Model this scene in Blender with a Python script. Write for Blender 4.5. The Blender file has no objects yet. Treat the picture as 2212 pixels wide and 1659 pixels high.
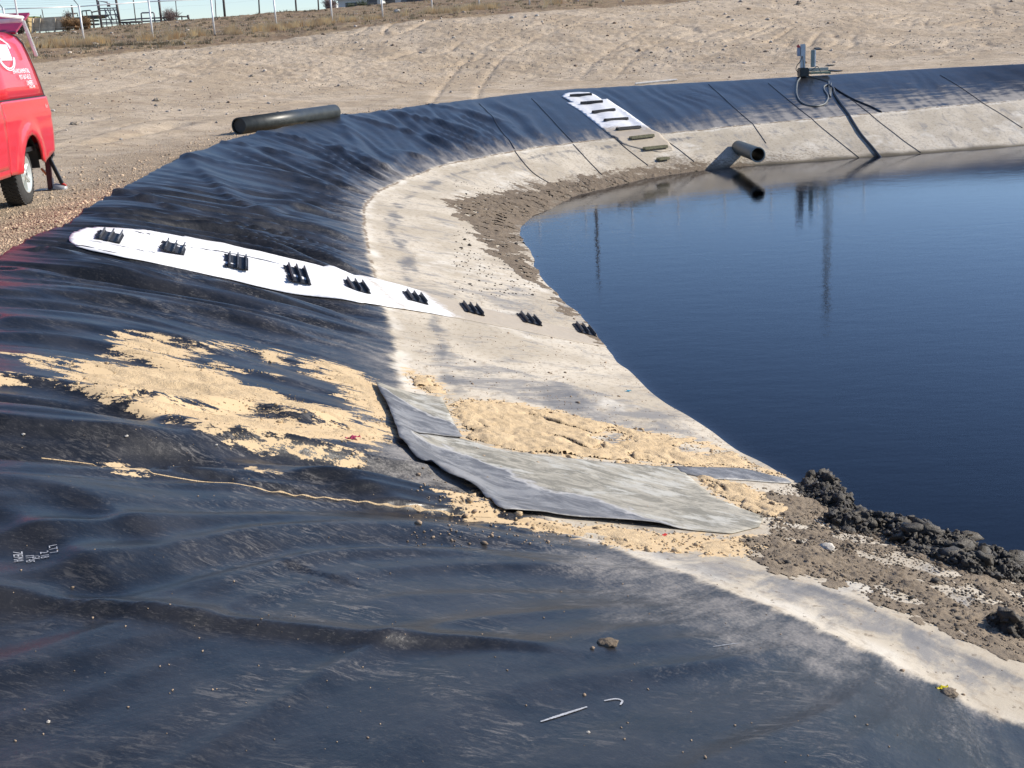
import bpy, bmesh, math, random
import numpy as np
from mathutils import Vector, Matrix
from mathutils.bvhtree import BVHTree
R_ = math.radians
C = bpy.context.scene.collection
sc = bpy.context.scene
random.seed(7); rng = np.random.default_rng(7)

# ------------------------------------------------------------------ camera
F = 2597.; PIT = math.atan(F/9213.); ROL = math.atan(.0537); EYE = 1.8     # lens in units of a 2212 px wide frame
fw = np.array([0, math.cos(PIT), -math.sin(PIT)])
u0 = np.array([0, math.sin(PIT), math.cos(PIT)]); r0 = np.array([1., 0, 0])
rt = math.cos(ROL)*r0 - math.sin(ROL)*u0
up = math.cos(ROL)*u0 + math.sin(ROL)*r0
EYEP = np.array([0, 0, EYE])
def ray(x, y): return fw + (x-1106)/F*rt - (y-829.5)/F*up
def uz(x, y, z):
    d = ray(x, y); return EYEP + (z-EYE)/d[2]*d
def ud(x, y, D):
    d = ray(x, y); return EYEP + D/d[1]*d
cd = bpy.data.cameras.new('camera'); cam = bpy.data.objects.new('camera', cd); C.objects.link(cam)
cd.sensor_width = 36; cd.lens = F/2212*36; cd.clip_start = .1; cd.clip_end = 6000
cam.matrix_world = Matrix(((rt[0], up[0], -fw[0], 0), (rt[1], up[1], -fw[1], 0), (rt[2], up[2], -fw[2], EYE), (0, 0, 0, 1)))
sc.camera = cam

# ------------------------------------------------------------------ light
SUN_EL, SUN_AZ = 30., 12.          # azimuth counted from +x towards +y
w = bpy.data.worlds.new('World'); sc.world = w; w.use_nodes = True
nt = w.node_tree; bg = nt.nodes['Background']
sky = nt.nodes.new('ShaderNodeTexSky'); sky.sky_type = 'NISHITA'; sky.sun_disc = False
sky.sun_elevation = R_(SUN_EL); sky.sun_rotation = R_(90-SUN_AZ)
sky.air_density = 1.0; sky.dust_density = .3; sky.ozone_density = 1.0; sky.altitude = 900
tint = nt.nodes.new('ShaderNodeMix'); tint.data_type = 'RGBA'; tint.blend_type = 'MULTIPLY'; tint.inputs[0].default_value = 1.; tint.inputs[7].default_value = (.86, .94, 1.12, 1)
nt.links.new(sky.outputs[0], tint.inputs[6]); nt.links.new(tint.outputs[2], bg.inputs[0]); bg.inputs[1].default_value = .10
sd = bpy.data.lights.new('sun', 'SUN'); sd.energy = 4.2; sd.angle = R_(.53); sd.color = (1, .92, .79)
so = bpy.data.objects.new('sun', sd); C.objects.link(so)
sv = Vector((math.cos(R_(SUN_AZ))*math.cos(R_(SUN_EL)), math.sin(R_(SUN_AZ))*math.cos(R_(SUN_EL)), math.sin(R_(SUN_EL))))
so.rotation_euler = sv.to_track_quat('Z', 'Y').to_euler(); so.location = (30, 10, 40)
sc.view_settings.view_transform = 'Standard'; sc.view_settings.look = 'None'
sc.view_settings.exposure = .6; sc.view_settings.gamma = 1

# ------------------------------------------------------------------ helpers
def tag(o, label=None, cat=None, group=None, kind=None):
    if label: o['label'] = label
    if cat: o['category'] = cat
    if group: o['group'] = group
    if kind: o['kind'] = kind
    return o
def empty(name, loc=(0, 0, 0), rz=0, label=None, cat=None, group=None):
    o = bpy.data.objects.new(name, None); C.objects.link(o); o.location = loc; o.rotation_euler = (0, 0, rz)
    o.empty_display_size = .2
    return tag(o, label, cat, group)
def link(name, me, mat, parent=None, smooth=False):
    o = bpy.data.objects.new(name, me); C.objects.link(o)
    for m in (mat if isinstance(mat, (list, tuple)) else [mat]): me.materials.append(m)
    if parent: o.parent = parent
    if smooth: me.shade_smooth()
    return o
def from_np(name, V, Fq, mat, parent=None, smooth=True, attrs=None):
    me = bpy.data.meshes.new(name)
    n = len(V); k = Fq.shape[1]; m = len(Fq)
    me.vertices.add(n); me.vertices.foreach_set('co', np.ascontiguousarray(V, dtype=np.float32).ravel())
    me.loops.add(m*k); me.loops.foreach_set('vertex_index', np.ascontiguousarray(Fq, dtype=np.int32).ravel())
    me.polygons.add(m); me.polygons.foreach_set('loop_start', np.arange(0, m*k, k, dtype=np.int32))
    me.update(calc_edges=True)
    for a, v in (attrs or {}).items():
        at = me.attributes.new(a, 'FLOAT', 'POINT'); at.data.foreach_set('value', np.ascontiguousarray(v, dtype=np.float32).ravel())
    return link(name, me, mat, parent, smooth)
def gridF(a, b):
    i = np.arange(a-1)[:, None]*b + np.arange(b-1)[None, :]
    return np.stack([i, i+1, i+b+1, i+b], -1).reshape(-1, 4)
def _h(ix, iy, s):
    n = (ix.astype(np.int64)*374761393 + iy.astype(np.int64)*668265263 + s*1442695041) & 0xffffffff
    n = ((n ^ (n >> 13))*1274126177) & 0xffffffff
    n = n ^ (n >> 16)
    return (n & 0xffff)/65535.*2*np.pi
def noise(x, y, s=0):
    x0 = np.floor(x); y0 = np.floor(y); fx = x-x0; fy = y-y0
    ux = fx*fx*fx*(fx*(fx*6-15)+10); uy = fy*fy*fy*(fy*(fy*6-15)+10)
    def g(i, j):
        a = _h(x0+i, y0+j, s); return np.cos(a)*(fx-i) + np.sin(a)*(fy-j)
    a = g(0, 0)*(1-ux)+g(1, 0)*ux; b = g(0, 1)*(1-ux)+g(1, 1)*ux
    return (a*(1-uy)+b*uy)*1.5
def fbm(x, y, o=4, s=0, g=.5):
    r = 0; a = 1.
    for k in range(o):
        r = r + a*noise(x*2**k, y*2**k, s+k*17); a *= g
    return r
def sst(a, b, x):
    t = np.clip((x-a)/(b-a), 0, 1); return t*t*(3-2*t)
def cr(P, t):
    P = np.asarray(P, float); n = len(P)
    i = np.clip(np.floor(t).astype(int), 0, n-2); f = (t-i)[:, None]
    g = lambda k: P[np.clip(k, 0, n-1)]
    a, b, c, d = g(i-1), g(i), g(i+1), g(i+2)
    return .5*((2*b)+(c-a)*f+(2*a-5*b+4*c-d)*f*f+(3*b-a-3*c+d)*f**3)
def sdpoly(X, Y, P, closed=True):
    """distance to polyline; negative inside when closed"""
    P = np.asarray(P, float); n = len(P); d2 = np.full(X.shape, 1e18); ins = np.zeros(X.shape, bool)
    for k in range(n if closed else n-1):
        ax, ay = P[k][:2]; bx, by = P[(k+1) % n][:2]
        ex, ey = bx-ax, by-ay; L = ex*ex+ey*ey+1e-12
        t = np.clip(((X-ax)*ex+(Y-ay)*ey)/L, 0, 1)
        d2 = np.minimum(d2, (X-ax-t*ex)**2+(Y-ay-t*ey)**2)
        if closed and ay != by:
            c = ((Y < ay) != (Y < by)) & (X < ax+(Y-ay)*ex/(ey if ey else 1e-9)); ins ^= c
    d = np.sqrt(d2)
    return np.where(ins, -d, d) if closed else d

# ---- node helper
class NT:
    def __init__(s, name):
        s.m = bpy.data.materials.new(name); s.m.use_nodes = True; s.t = s.m.node_tree
        s.b = s.t.nodes['Principled BSDF']; s.out = s.t.nodes['Material Output']
    def n(s, typ, **k):
        o = s.t.nodes.new('ShaderNode'+typ)
        for a, v in k.items(): setattr(o, a, v)
        return o
    def set(s, sock, v):
        if isinstance(v, bpy.types.NodeSocket): s.t.links.new(v, sock)
        elif isinstance(v, (tuple, list)) and len(v) == 3 and len(sock.default_value) == 4: sock.default_value = (*v, 1)
        else: sock.default_value = v
    def attr(s, name): return s.n('Attribute', attribute_name=name).outputs['Fac']
    def obj(s): return s.n('TexCoord').outputs['Object']
    def comb(s, x, y, z=0.):
        o = s.n('CombineXYZ'); s.set(o.inputs[0], x); s.set(o.inputs[1], y); s.set(o.inputs[2], z); return o.outputs[0]
    def vmul(s, v, k):
        o = s.n('VectorMath', operation='MULTIPLY'); s.set(o.inputs[0], v); s.set(o.inputs[1], k); return o.outputs[0]
    def noise(s, vec, scale, det=4, rough=.55, col=False, dist=0.):
        o = s.n('TexNoise'); s.set(o.inputs['Vector'], vec); o.inputs['Scale'].default_value = scale
        o.inputs['Detail'].default_value = det; o.inputs['Roughness'].default_value = rough; o.inputs['Distortion'].default_value = dist
        return o.outputs[1 if col else 0]
    def voro(s, vec, scale, feat='F1', out=0):
        o = s.n('TexVoronoi', feature=feat); s.set(o.inputs['Vector'], vec); o.inputs['Scale'].default_value = scale; return o.outputs[out]
    def math(s, op, a, b=0., clamp=False):
        o = s.n('Math', operation=op); o.use_clamp = clamp; s.set(o.inputs[0], a); s.set(o.inputs[1], b); return o.outputs[0]
    def ramp(s, v, lo, hi, a=0., b=1.):
        o = s.n('MapRange', interpolation_type='SMOOTHSTEP'); s.set(o.inputs[0], v)
        for k, q in zip((1, 2, 3, 4), (lo, hi, a, b)): s.set(o.inputs[k], q)
        return o.outputs[0]
    def mix(s, f, a, b):
        if isinstance(a, (int, float)) or isinstance(b, (int, float)):
            o = s.n('Mix', data_type='FLOAT'); s.set(o.inputs[0], f); s.set(o.inputs[2], a); s.set(o.inputs[3], b); return o.outputs[0]
        o = s.n('Mix', data_type='RGBA'); s.set(o.inputs[0], f); s.set(o.inputs[6], a); s.set(o.inputs[7], b); return o.outputs[2]
    def mixf(s, f, a, b):
        o = s.n('Mix', data_type='FLOAT'); s.set(o.inputs[0], f); s.set(o.inputs[2], a); s.set(o.inputs[3], b); return o.outputs[0]
    def bump(s, h, st=.3, dist=.01, nrm=None):
        o = s.n('Bump'); s.set(o.inputs['Height'], h); o.inputs['Strength'].default_value = st; o.inputs['Distance'].default_value = dist
        if nrm: s.set(o.inputs['Normal'], nrm)
        return o.outputs[0]
    def fin(s, col=None, rough=None, metal=None, spec=None, nrm=None):
        for k, v in (('Base Color', col), ('Roughness', rough), ('Metallic', metal), ('Specular IOR Level', spec), ('Normal', nrm)):
            if v is not None: s.set(s.b.inputs[k], v)
        return s.m
def simple(name, col, rough=.6, metal=0., var=.15, sc_=8., spec=.5, bmp=0.):
    t = NT(name); o = t.obj(); n = t.noise(o, sc_, 5)
    c = t.mix(t.ramp(n, .3, .7), tuple(v*(1-var) for v in col), tuple(min(1, v*(1+var)) for v in col))
    r = t.math('ADD', t.math('MULTIPLY', n, .2), rough-.1)
    return t.fin(c, r, metal, spec, t.bump(t.noise(o, sc_*6, 3), bmp, .01) if bmp else None)

# ------------------------------------------------------------------ bank of the pond: rim, old water line, water line
ZR, ZB, ZW = .1, -1., -2.
q = lambda x, y, z: uz(x, y, z)[:2]
ST = [  # (rim, old water line, water line) in plan, walking round the pond
 ((20, -6), (19.5, -2), (19, 1.5)), ((10, -4.6), (11.2, -1), (12, 2.4)),
 ((4.2, -2.7), (5.3, 1.2), (7.3, 4.3)), ((2.2, -1.3), (3.3, 2.85), (5.3, 5.7)),
 ((.95, -.05), q(2240, 1590, ZB), q(2420, 1290, ZW)),
 ((-.6, .9), q(1850, 1405, ZB), q(2120, 1190, ZW)),
 ((-1.8, 2.45), q(1500, 1255, ZB), q(1870, 1128, ZW)),
 ((-2.65, 4.6), q(1180, 1130, ZB), q(1720, 1040, ZW)),
 ((-3.5, 6.9), q(960, 970, ZB), q(1560, 948, ZW)),
 ((-4.35, 9.3), q(868, 840, ZB), q(1410, 845, ZW)),
 (q(35, 537, ZR), q(838, 700, ZB), q(1325, 765, ZW)),
 (q(140, 490, ZR), q(812, 625, ZB), q(1255, 690, ZW)),
 (q(200, 448, ZR), q(792, 545, ZB), q(1180, 610, ZW)),
 (q(290, 395, ZR), q(782, 480, ZB), q(1142, 548, ZW)),
 (q(385, 345, ZR), q(788, 440, ZB), q(1128, 500, ZW)),
 (q(530, 295, ZR), q(830, 405, ZB), q(1150, 468, ZW)),
 (q(750, 250, ZR), q(940, 362, ZB), q(1190, 450, ZW)),
 (q(950, 224, ZR), q(1075, 333, ZB), q(1240, 424, ZW)),
 (q(1120, 203, ZR), q(1230, 309, ZB), q(1335, 400, ZW)),
 (q(1235, 193, ZR), q(1340, 297, ZB), q(1430, 380, ZW)),
 (q(1400, 184, ZR), q(1500, 281, ZB), q(1580, 361, ZW)),
 (q(1528, 177, ZR), q(1631, 268, ZB), q(1715, 352, ZW)),
 (q(1655, 170, ZR), q(1758, 256, ZB), q(1853, 341, ZW)),
 (q(1801, 161, ZR), q(1900, 243, ZB), q(1990, 331.5, ZW)),
 (q(2031, 147, ZR), q(2130, 222, ZB), q(2240, 313, ZW)),
 (q(2212, 138, ZR), q(2320, 208, ZB), q(2440, 299, ZW)),
 ((29, 47), (27.5, 42), (25.5, 37.5)), ((39, 40), (35.5, 36), (32, 32)), ((42, 25), (38.5, 24), (35, 23)),
 ((38, 6), (35, 8), (32, 10)), ((28, -4), (26.6, -.5), (25, 3))]
NS = len(ST); STc = [np.array([s[k] for s in ST] + [ST[0][k]]) for k in range(3)]
TT = np.linspace(0, NS, 4000)
def padded(P): return np.vstack([P[-2], P, P[1]])
cR, cB, cW = [cr(padded(P), TT+1) for P in STc]
seg = np.r_[0, np.cumsum(np.hypot(*np.diff(cB, axis=0).T))]        # metres along the old water line
TOT = seg[-1]
def smooth_crest(f): return f**1.12
def base(T, Wn):
    """T = parameter round the pond, Wn: -1 skirt, 0 rim, 1 old line, 2 water line, 3 pond floor"""
    ix = np.interp(T, TT, np.arange(len(TT)))
    def ev(c): return np.stack([np.interp(ix, np.arange(len(TT)), c[:, k]) for k in (0, 1)], -1)
    r, b, w_ = ev(cR), ev(cB), ev(cW)
    n = (b-r); n = n/np.linalg.norm(n, axis=-1, keepdims=True)
    n2 = (w_-b); n2 = n2/np.linalg.norm(n2, axis=-1, keepdims=True)
    f = Wn[..., None]
    xy = np.where(f < 0, r+n*f*.35, np.where(f < 1, r+(b-r)*f, np.where(f < 2, b+(w_-b)*(f-1), w_+n2*(f-2)*7)))
    fz = Wn
    z = np.where(fz < 0, ZR+fz*.45, np.where(fz < 1, ZR+(ZB-ZR)*smooth_crest(np.clip(fz, 0, 1)), np.where(fz < 2, ZB+(ZW-ZB)*(fz-1), ZW-(fz-2)*2.1)))
    return xy[..., 0], xy[..., 1], z
def Sof(T): return np.interp(T, TT, seg)

# ray onto the smooth bank, to find where a traced spot lies in the world
_T = np.linspace(2, 27, 900); _W = np.linspace(0, 3, 90)
_x, _y, _z = base(*np.meshgrid(_T, _W, indexing='ij'))
_V = np.stack([_x, _y, _z], -1).reshape(-1, 3)
bvh = BVHTree.FromPolygons([tuple(v) for v in _V], gridF(900, 90).tolist())
def S(x, y):
    h = bvh.ray_cast(Vector(EYEP), Vector(ray(x, y)).normalized(), 300)
    return np.array(h[0]) if h[0] is not None else uz(x, y, ZW)
def PL(pts): return np.array([S(*p)[:2] for p in pts])

# ------------------------------------------------------------------ folds, ridges, seams of the liner
RIDGES = [  # traced folds: points, height, width, asymmetry
 ([(-60, 1288), (0, 1298), (300, 1330), (590, 1366), (800, 1382), (1000, 1392), (1200, 1412), (1300, 1428)], .042, .055),
 ([(-40, 925), (200, 948), (420, 985), (620, 1020), (860, 1082), (1000, 1118)], .065, .16),
 ([(-40, 1065), (150, 1085), (330, 1150), (520, 1200)], .05, .18),
 ([(0, 1120), (120, 1175), (260, 1260), (420, 1300)], .05, .16),
 ([(-40, 832), (120, 850), (300, 905), (430, 950), (650, 985), (830, 1010)], .075, .16),
 ([(0, 640), (250, 655), (480, 690), (700, 740)], .05, .15),
 ([(60, 590), (330, 612), (560, 650), (800, 690)], .05, .16),
 ([(30, 700), (300, 730), (560, 790)], .05, .2),
 ([(350, 890), (540, 893), (640, 920), (800, 930)], .07, .14),
 ([(120, 560), (300, 590), (520, 640), (700, 670)], .05, .12),
 ([(250, 420), (420, 470), (620, 500), (780, 520)], .05, .14),
 ([(280, 400), (480, 415), (640, 450), (790, 470)], .06, .15),
 ([(225, 470), (430, 500), (640, 560), (790, 590)], .07, .18),
 ([(400, 345), (560, 370), (700, 410), (800, 440)], .06, .13),
 ([(480, 310), (640, 345), (760, 385), (820, 415)], .05, .13),
 ([(640, 270), (760, 300), (880, 335), (950, 352)], .07, .16),
 ([(560, 290), (740, 330), (850, 375), (900, 385)], .06, .14),
 ([(850, 245), (960, 270), (1050, 300)], .06, .2), ([(760, 255), (900, 290), (1010, 325)], .06, .18),
 ([(940, 230), (1010, 245), (1090, 270)], .05, .2)]
def dense(P, n=90): return cr(padded2(P), np.linspace(0, len(P)-1, n)+1)
def padded2(P): return np.vstack([2*P[0]-P[1], P, 2*P[-1]-P[-2]])
RP = [(dense(PL(p)), a, b) for p, a, b in RIDGES]
SEAM = dense(PL([(-60, 972), (0, 978), (100, 990), (300, 1020), (600, 1060), (850, 1092), (1000, 1108), (1100, 1122), (1300, 1165)]), 160)
def disp(x, y, s, w_):
    """height of the folds above the smooth bank"""
    near = np.exp(-((s-SMID)/26.)**2)
    up_ = sst(-.15, .22, w_)*(1-sst(.72, 1.08, w_))
    m = w_*3.4
    warp = .55*noise(s*.35, m*.45, 3)+.9*noise(s*.1, m*.16, 5)
    a = noise((s+warp)*1.9, m*.17+4, 11); b = noise((s+warp*.8)*4.4, m*.3, 12); c = noise((s+warp)*9., m*.6, 13)
    amp = .55+.7*sst(-.4, .6, noise(s*.22, m*.2, 8))
    d = up_*near*amp*(.105*(1-np.sqrt(a*a+.0018)*2.2)+.034*(1-np.sqrt(b*b+.0012)*2.)+.006*(1-np.abs(c))) - up_*near*.03
    far = sst(SMID+18, SMID+32, s)
    d = d*(1-.55*far)
    d = d + .012*noise(s*1.3, m*.8, 21)*sst(0, .4, w_) + .02*noise(s*.5, m*.5, 22)*sst(0, .3, w_)
    # lip at the old water line
    d = d + .006*np.exp(-((w_-1+.02*noise(s*3, 0*s, 30))/.022)**2)
    return d
tl = 11.0
SMID = float(Sof(np.array(tl+1.)))
def ridge_add(x, y, w_):
    d = np.zeros(x.shape)
    for P, a, b in RP:
        bb = (P[:, 0].min()-1, P[:, 0].max()+1, P[:, 1].min()-1, P[:, 1].max()+1)
        k = (x > bb[0]) & (x < bb[1]) & (y > bb[2]) & (y < bb[3])
        if not k.any(): continue
        xx, yy = x[k], y[k]; dd = sdpoly(xx, yy, P, False)
        # side: steep towards the viewer, long on the far side
        t0 = P[-1]-P[0]; nx, ny = -t0[1], t0[0]
        ci = np.argmin((xx[:, None]-P[None, :, 0])**2+(yy[:, None]-P[None, :, 1])**2, 1)
        i0 = np.clip(ci-1, 0, len(P)-2); j0 = np.clip(ci+1, 1, len(P)-1)
        tx, ty = P[j0, 0]-P[i0, 0], P[j0, 1]-P[i0, 1]
        side = (xx-P[ci, 0])*(-ty)+(yy-P[ci, 1])*tx
        far_ = side > 0
        v = np.where(far_, np.exp(-(dd/(b*1.9))**2), np.exp(-(dd/(b*.75))**2))
        fade = sst(0, .6, np.hypot(xx-P[-1, 0], yy-P[-1, 1]))
        d[k] += a*v*fade
    k = (np.abs(x) < 5) & (y < 9)
    dd = sdpoly(x[k], y[k], SEAM, False); ci = np.argmin((x[k][:, None]-SEAM[None, :, 0])**2+(y[k][:, None]-SEAM[None, :, 1])**2, 1)
    j0 = np.clip(ci+1, 1, len(SEAM)-1); i0 = np.clip(ci-1, 0, len(SEAM)-2)
    side = np.sign((x[k]-SEAM[ci, 0])*(-(SEAM[j0, 1]-SEAM[i0, 1]))+(y[k]-SEAM[ci, 1])*(SEAM[j0, 0]-SEAM[i0, 0]))
    d[k] += .022*sst(-.006, .012, side*dd)*np.exp(-dd/.35) - .012*np.exp(-((side*dd-.0)/.02)**2)
    return d
def liner_at(T, Wn):
    x, y, z = base(T, Wn); s = Sof(T)
    h = disp(x, y, s, Wn)
    h = h + ridge_add(x, y, Wn)*sst(-.3, .05, Wn)*(1-sst(.95, 1.25, Wn))
    return x, y, z+h, s

# parameter steps: fine near the viewer, coarse far off
pts = [3.4]; 
while pts[-1] < 25.6:
    t = pts[-1]; b_ = cB[int(np.interp(t, TT, np.arange(len(TT))))]; D = max(3.4, np.hypot(*b_)-1)
    ds = np.clip(.0036*D, .013, .12)
    dsdt = (np.interp(t+.01, TT, seg)-np.interp(t-.01, TT, seg))/.02
    pts.append(t+ds/max(dsdt, .5))
Tl = np.r_[np.linspace(0, 3.35, 80), pts, np.linspace(25.75, NS, 120)]
Wl = np.r_[np.linspace(-1, 0, 14)[:-1], np.linspace(0, 1, 230)[:-1], np.linspace(1, 2, 190)[:-1], np.linspace(2, 3, 24)]
GT, GW = np.meshgrid(Tl, Wl, indexing='ij')
LX, LY, LZ, LS = liner_at(GT, GW)
print('liner', GT.shape)

# ------------------------------------------------------------------ masks on the liner (stains with a shape of their own)
def region(X, Y, px, soft=.15):
    P = PL(px); return 1-sst(-soft, soft, sdpoly(X, Y, P))
M_ = GW*3.4
n1 = fbm(LS*.5, M_*.5, 4, 40); n2 = fbm(LS*1.1, M_*1.4, 4, 44); n3 = fbm(LS*3.2, M_*.35, 4, 47)
tanm = sst(.955, 1.05, GW+.010*n2)
# dusty band above the old line, wide in the bend and far bank
cornr = np.exp(-((LS-(SMID+14))/12.)**2)
farb = sst(SMID+20, SMID+30, LS)
dust = np.clip((GW-(.80-.10*cornr-.38*farb))/(.24+.10*cornr+.25*farb), 0, 1)*(.62+.35*cornr+.25*farb)*(.8+.5*n3)
neardust = sst(.62, 1.0, GW+.05*n1)*(1-sst(SMID-7, SMID-4, LS))*.48*(.6+.9*n1+.5*n2)
dust = np.maximum(dust, neardust)
dust = np.where(GW > 1.04, 0, dust)
# clean grey streak below the line
gap = np.exp(-((GW-1.19-.03*n1)/(.055+.02*n2))**2)*(.62+.55*fbm(LS*.9, M_*3, 4, 49))*(1-.75*farb)
gap = gap + np.exp(-((GW-1.10)/.03)**2)*farb*(.25+.6*n1)
dark = np.clip(gap, 0, 1)
sel = (LY < 12) & (LX < 4) & (LX > -3) & (GW > .9) & (GW < 2.1)
def addreg(arr, px, amt, soft=.2, w0=None):
    k = sel; arr[k] = np.maximum(arr[k], amt*region(LX[k], LY[k], px, soft))
addreg(dark, [(1130, 830), (1210, 820), (1300, 880), (1270, 930), (1180, 900)], .75)
addreg(dark, [(1330, 930), (1560, 985), (1520, 1010), (1380, 975), (1290, 955)], .8, .12)
addreg(dark, [(1300, 780), (1370, 800), (1350, 840), (1270, 790)], .55)
addreg(dark, [(1200, 1170), (1700, 1290), (1500, 1300)], .35)
addreg(dark, [(1640, 1350), (1850, 1320), (1880, 1360), (1700, 1370)], .5)
addreg(dark, [(1500, 1215), (1600, 1240), (1520, 1250)], .5)
dark = dark*(.9+.25*n2)
white = np.exp(-((GW-1.03-.01*n1)/.05)**2)*(.6+.5*n2) + np.exp(-((GW-1.0+.05)/.05)**2)*.5*farb
white = white + .6*sst(.1, .6, n1+.3*n3)*(GW > 1.25)
white = np.clip(white, 0, 1)
# brown fines near the water
wet = sst(1.90, 1.99, GW+.02*n2)*sst(SMID+8, SMID+24, LS)
wet2 = sst(1.55, 1.85, GW+.16*n1)*(np.exp(-((LS-(SMID+9.5))/7.)**2)+.75*np.exp(-((LS-(SMID+21))/8.)**2))
grey = np.zeros(GW.shape)
def addr2(arr, px, amt, soft=.3):
    arr[sel] = np.maximum(arr[sel], amt*region(LX[sel], LY[sel], px, soft))
addr2(grey, [(880, 700), (1080, 740), (1300, 780), (1420, 860), (1500, 930), (1620, 990), (1500, 960), (1300, 920), (1100, 860), (950, 830)], .75)
addr2(grey, [(1160, 800), (1330, 840), (1460, 960), (1330, 940), (1180, 870)], .9)
addr2(grey, [(1290, 1180), (1600, 1200), (1900, 1310), (2100, 1400), (2212, 1450), (2212, 1560), (1900, 1400), (1600, 1290)], .75)
grey = np.maximum(grey, .34*sst(1.02, 1.1, GW))
grey = np.maximum(grey, .6*np.exp(-((LS-(SMID-2.5))/2.2)**2)*sst(1.06, 1.2, GW))
sandm = np.full(GW.shape, -3.)
# scuffed dust on the black upper liner in the foreground
scf = sst(-.1, .55, GW)*(1-.75*sst(SMID-6, SMID-1, LS))*(1-.6*farb)
ATT = dict(lw=GW, ls=LS, tanm=tanm, dust=dust, dark=dark, white=white, wet=np.clip(wet, 0, 1), brown=np.clip(wet2, 0, 1), scf=scf, farb=farb, grey=grey, sandm=sandm, dline=sst(SMID-4, SMID-1, LS))

def liner_mat():
    t = NT('liner_plastic'); ls, lw = t.attr('ls'), t.attr('lw')
    lm = t.math('MULTIPLY', lw, 3.4)
    v = t.comb(ls, lm); vs = t.comb(ls, t.math('MULTIPLY', lm, .22)); o = t.obj()
    streak = t.noise(vs, 5., 12, .72); fine = t.noise(o, 60., 4, .7); med = t.noise(v, 3., 5, .6); scr = t.noise(t.vmul(o, (1.5, 5., 3.)), 4.2, 12, .82, dist=1.8)
    big = t.noise(v, .55, 3, .5)
    # black plastic with rubbed dust
    blk = t.mix(t.ramp(t.math('ADD', t.math('MULTIPLY', med, .5), t.math('MULTIPLY', t.noise(t.vmul(o, (1., 3., 2.)), 1.3, 6, .65, dist=.8), .5)), .42, .58), (.006, .0065, .0075), (.018, .018, .020))
    d = t.math('ADD', t.attr('dust'), t.math('MULTIPLY', t.math('SUBTRACT', t.mixf(t.attr('farb'), t.mixf(.6, streak, t.noise(t.comb(ls, t.math('MULTIPLY', lm, .6)), 6., 13, .78)), t.noise(t.comb(t.math('MULTIPLY', ls, .16), lm), 6., 9, .7)), .5), 2.6))
    d = t.math('ADD', d, t.math('MULTIPLY', t.math('SUBTRACT', fine, .5), .9)); d = t.ramp(d, .15, .95)
    sc1 = t.math('MULTIPLY', t.ramp(scr, .50, .60), t.math('MULTIPLY', t.ramp(t.noise(o, 1.1, 4, .6, dist=1.), .44, .60), t.attr('scf')))
    sc2 = t.math('MULTIPLY', t.ramp(t.noise(t.vmul(o, (3., 14., 5.)), 7., 5, .8, dist=1.2), .56, .64), .35)
    dd = t.math('MAXIMUM', d, t.math('MULTIPLY', t.math('MAXIMUM', sc1, sc2), .45))
    c = t.mix(dd, blk, (.27, .25, .23))
    spk = t.ramp(t.voro(o, 55.), .0, .06, 1., 0.); spk = t.math('MULTIPLY', spk, t.ramp(fine, .55, .62))
    c = t.mix(t.math('MULTIPLY', spk, .8), c, (.35, .3, .24))
    # dried sediment below the old water line
    sed = t.mix(t.ramp(big, .42, .58), (.42, .365, .285), (.53, .47, .38))
    sed = t.mix(t.math('MULTIPLY', t.ramp(t.noise(v, 9., 6, .7), .50, .62), .7), sed, (.33, .27, .20))
    gsm = t.ramp(t.math('ADD', t.attr('grey'), t.math('MULTIPLY', t.math('SUBTRACT', t.noise(t.comb(t.math('MULTIPLY', ls, 1.), t.math('MULTIPLY', lm, .5)), 2.6, 9, .72, dist=.5), .5), 3.2)), .35, 1.)
    sed = t.mix(t.math('MULTIPLY', gsm, .85), sed, (.19, .187, .19))
    cr_ = t.ramp(t.voro(t.comb(ls, t.math('MULTIPLY', lm, .7)), 5., 'DISTANCE_TO_EDGE'), .0, .03, 1., 0.); sed = t.mix(t.math('MULTIPLY', cr_, t.math('MULTIPLY', t.ramp(big, .5, .6), .35)), sed, (.25, .21, .16))
    wh = t.ramp(t.math('ADD', t.attr('white'), t.math('MULTIPLY', t.math('SUBTRACT', med, .5), 2.2)), .25, 1.2)
    sed = t.mix(wh, sed, (.60, .56, .49))
    dk = t.ramp(t.math('ADD', t.attr('dark'), t.math('MULTIPLY', t.math('SUBTRACT', streak, .5), 2.4)), .28, .95)
    sed = t.mix(t.math('MULTIPLY', dk, .8), sed, (.11, .112, .12))
    spots = t.math('MULTIPLY', t.ramp(t.noise(t.comb(ls, t.math('MULTIPLY', lm, .5)), 16., 3, .6), .63, .67), .6)
    sed = t.mix(spots, sed, (.14, .11, .08))
    br = t.ramp(t.math('ADD', t.attr('brown'), t.math('MULTIPLY', t.math('SUBTRACT', t.noise(v, 8., 6, .75), .5), 3.)), .3, .9)
    sed = t.mix(t.math('MULTIPLY', br, .8), sed, (.155, .12, .085))
    sed = t.mix(t.attr('wet'), sed, (.10, .082, .055))
    edge = t.ramp(t.math('ADD', t.attr('tanm'), t.math('MULTIPLY', t.math('SUBTRACT', streak, .5), 1.8)), .25, .75)
    col = t.mix(edge, c, sed)
    bl = t.ramp(t.math('ABSOLUTE', t.math('ADD', t.math('SUBTRACT', lw, 1.012), t.math('MULTIPLY', t.math('SUBTRACT', t.noise(v, 4., 5, .6), .5), .05))), .004, .013, 1., 0.)
    bl = t.math('MULTIPLY', bl, t.math('MULTIPLY', t.ramp(t.noise(v, 2.5, 5, .7), .42, .52), t.attr('dline')))
    col = t.mix(t.math('MULTIPLY', bl, .85), col, (.17, .125, .085))
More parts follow.
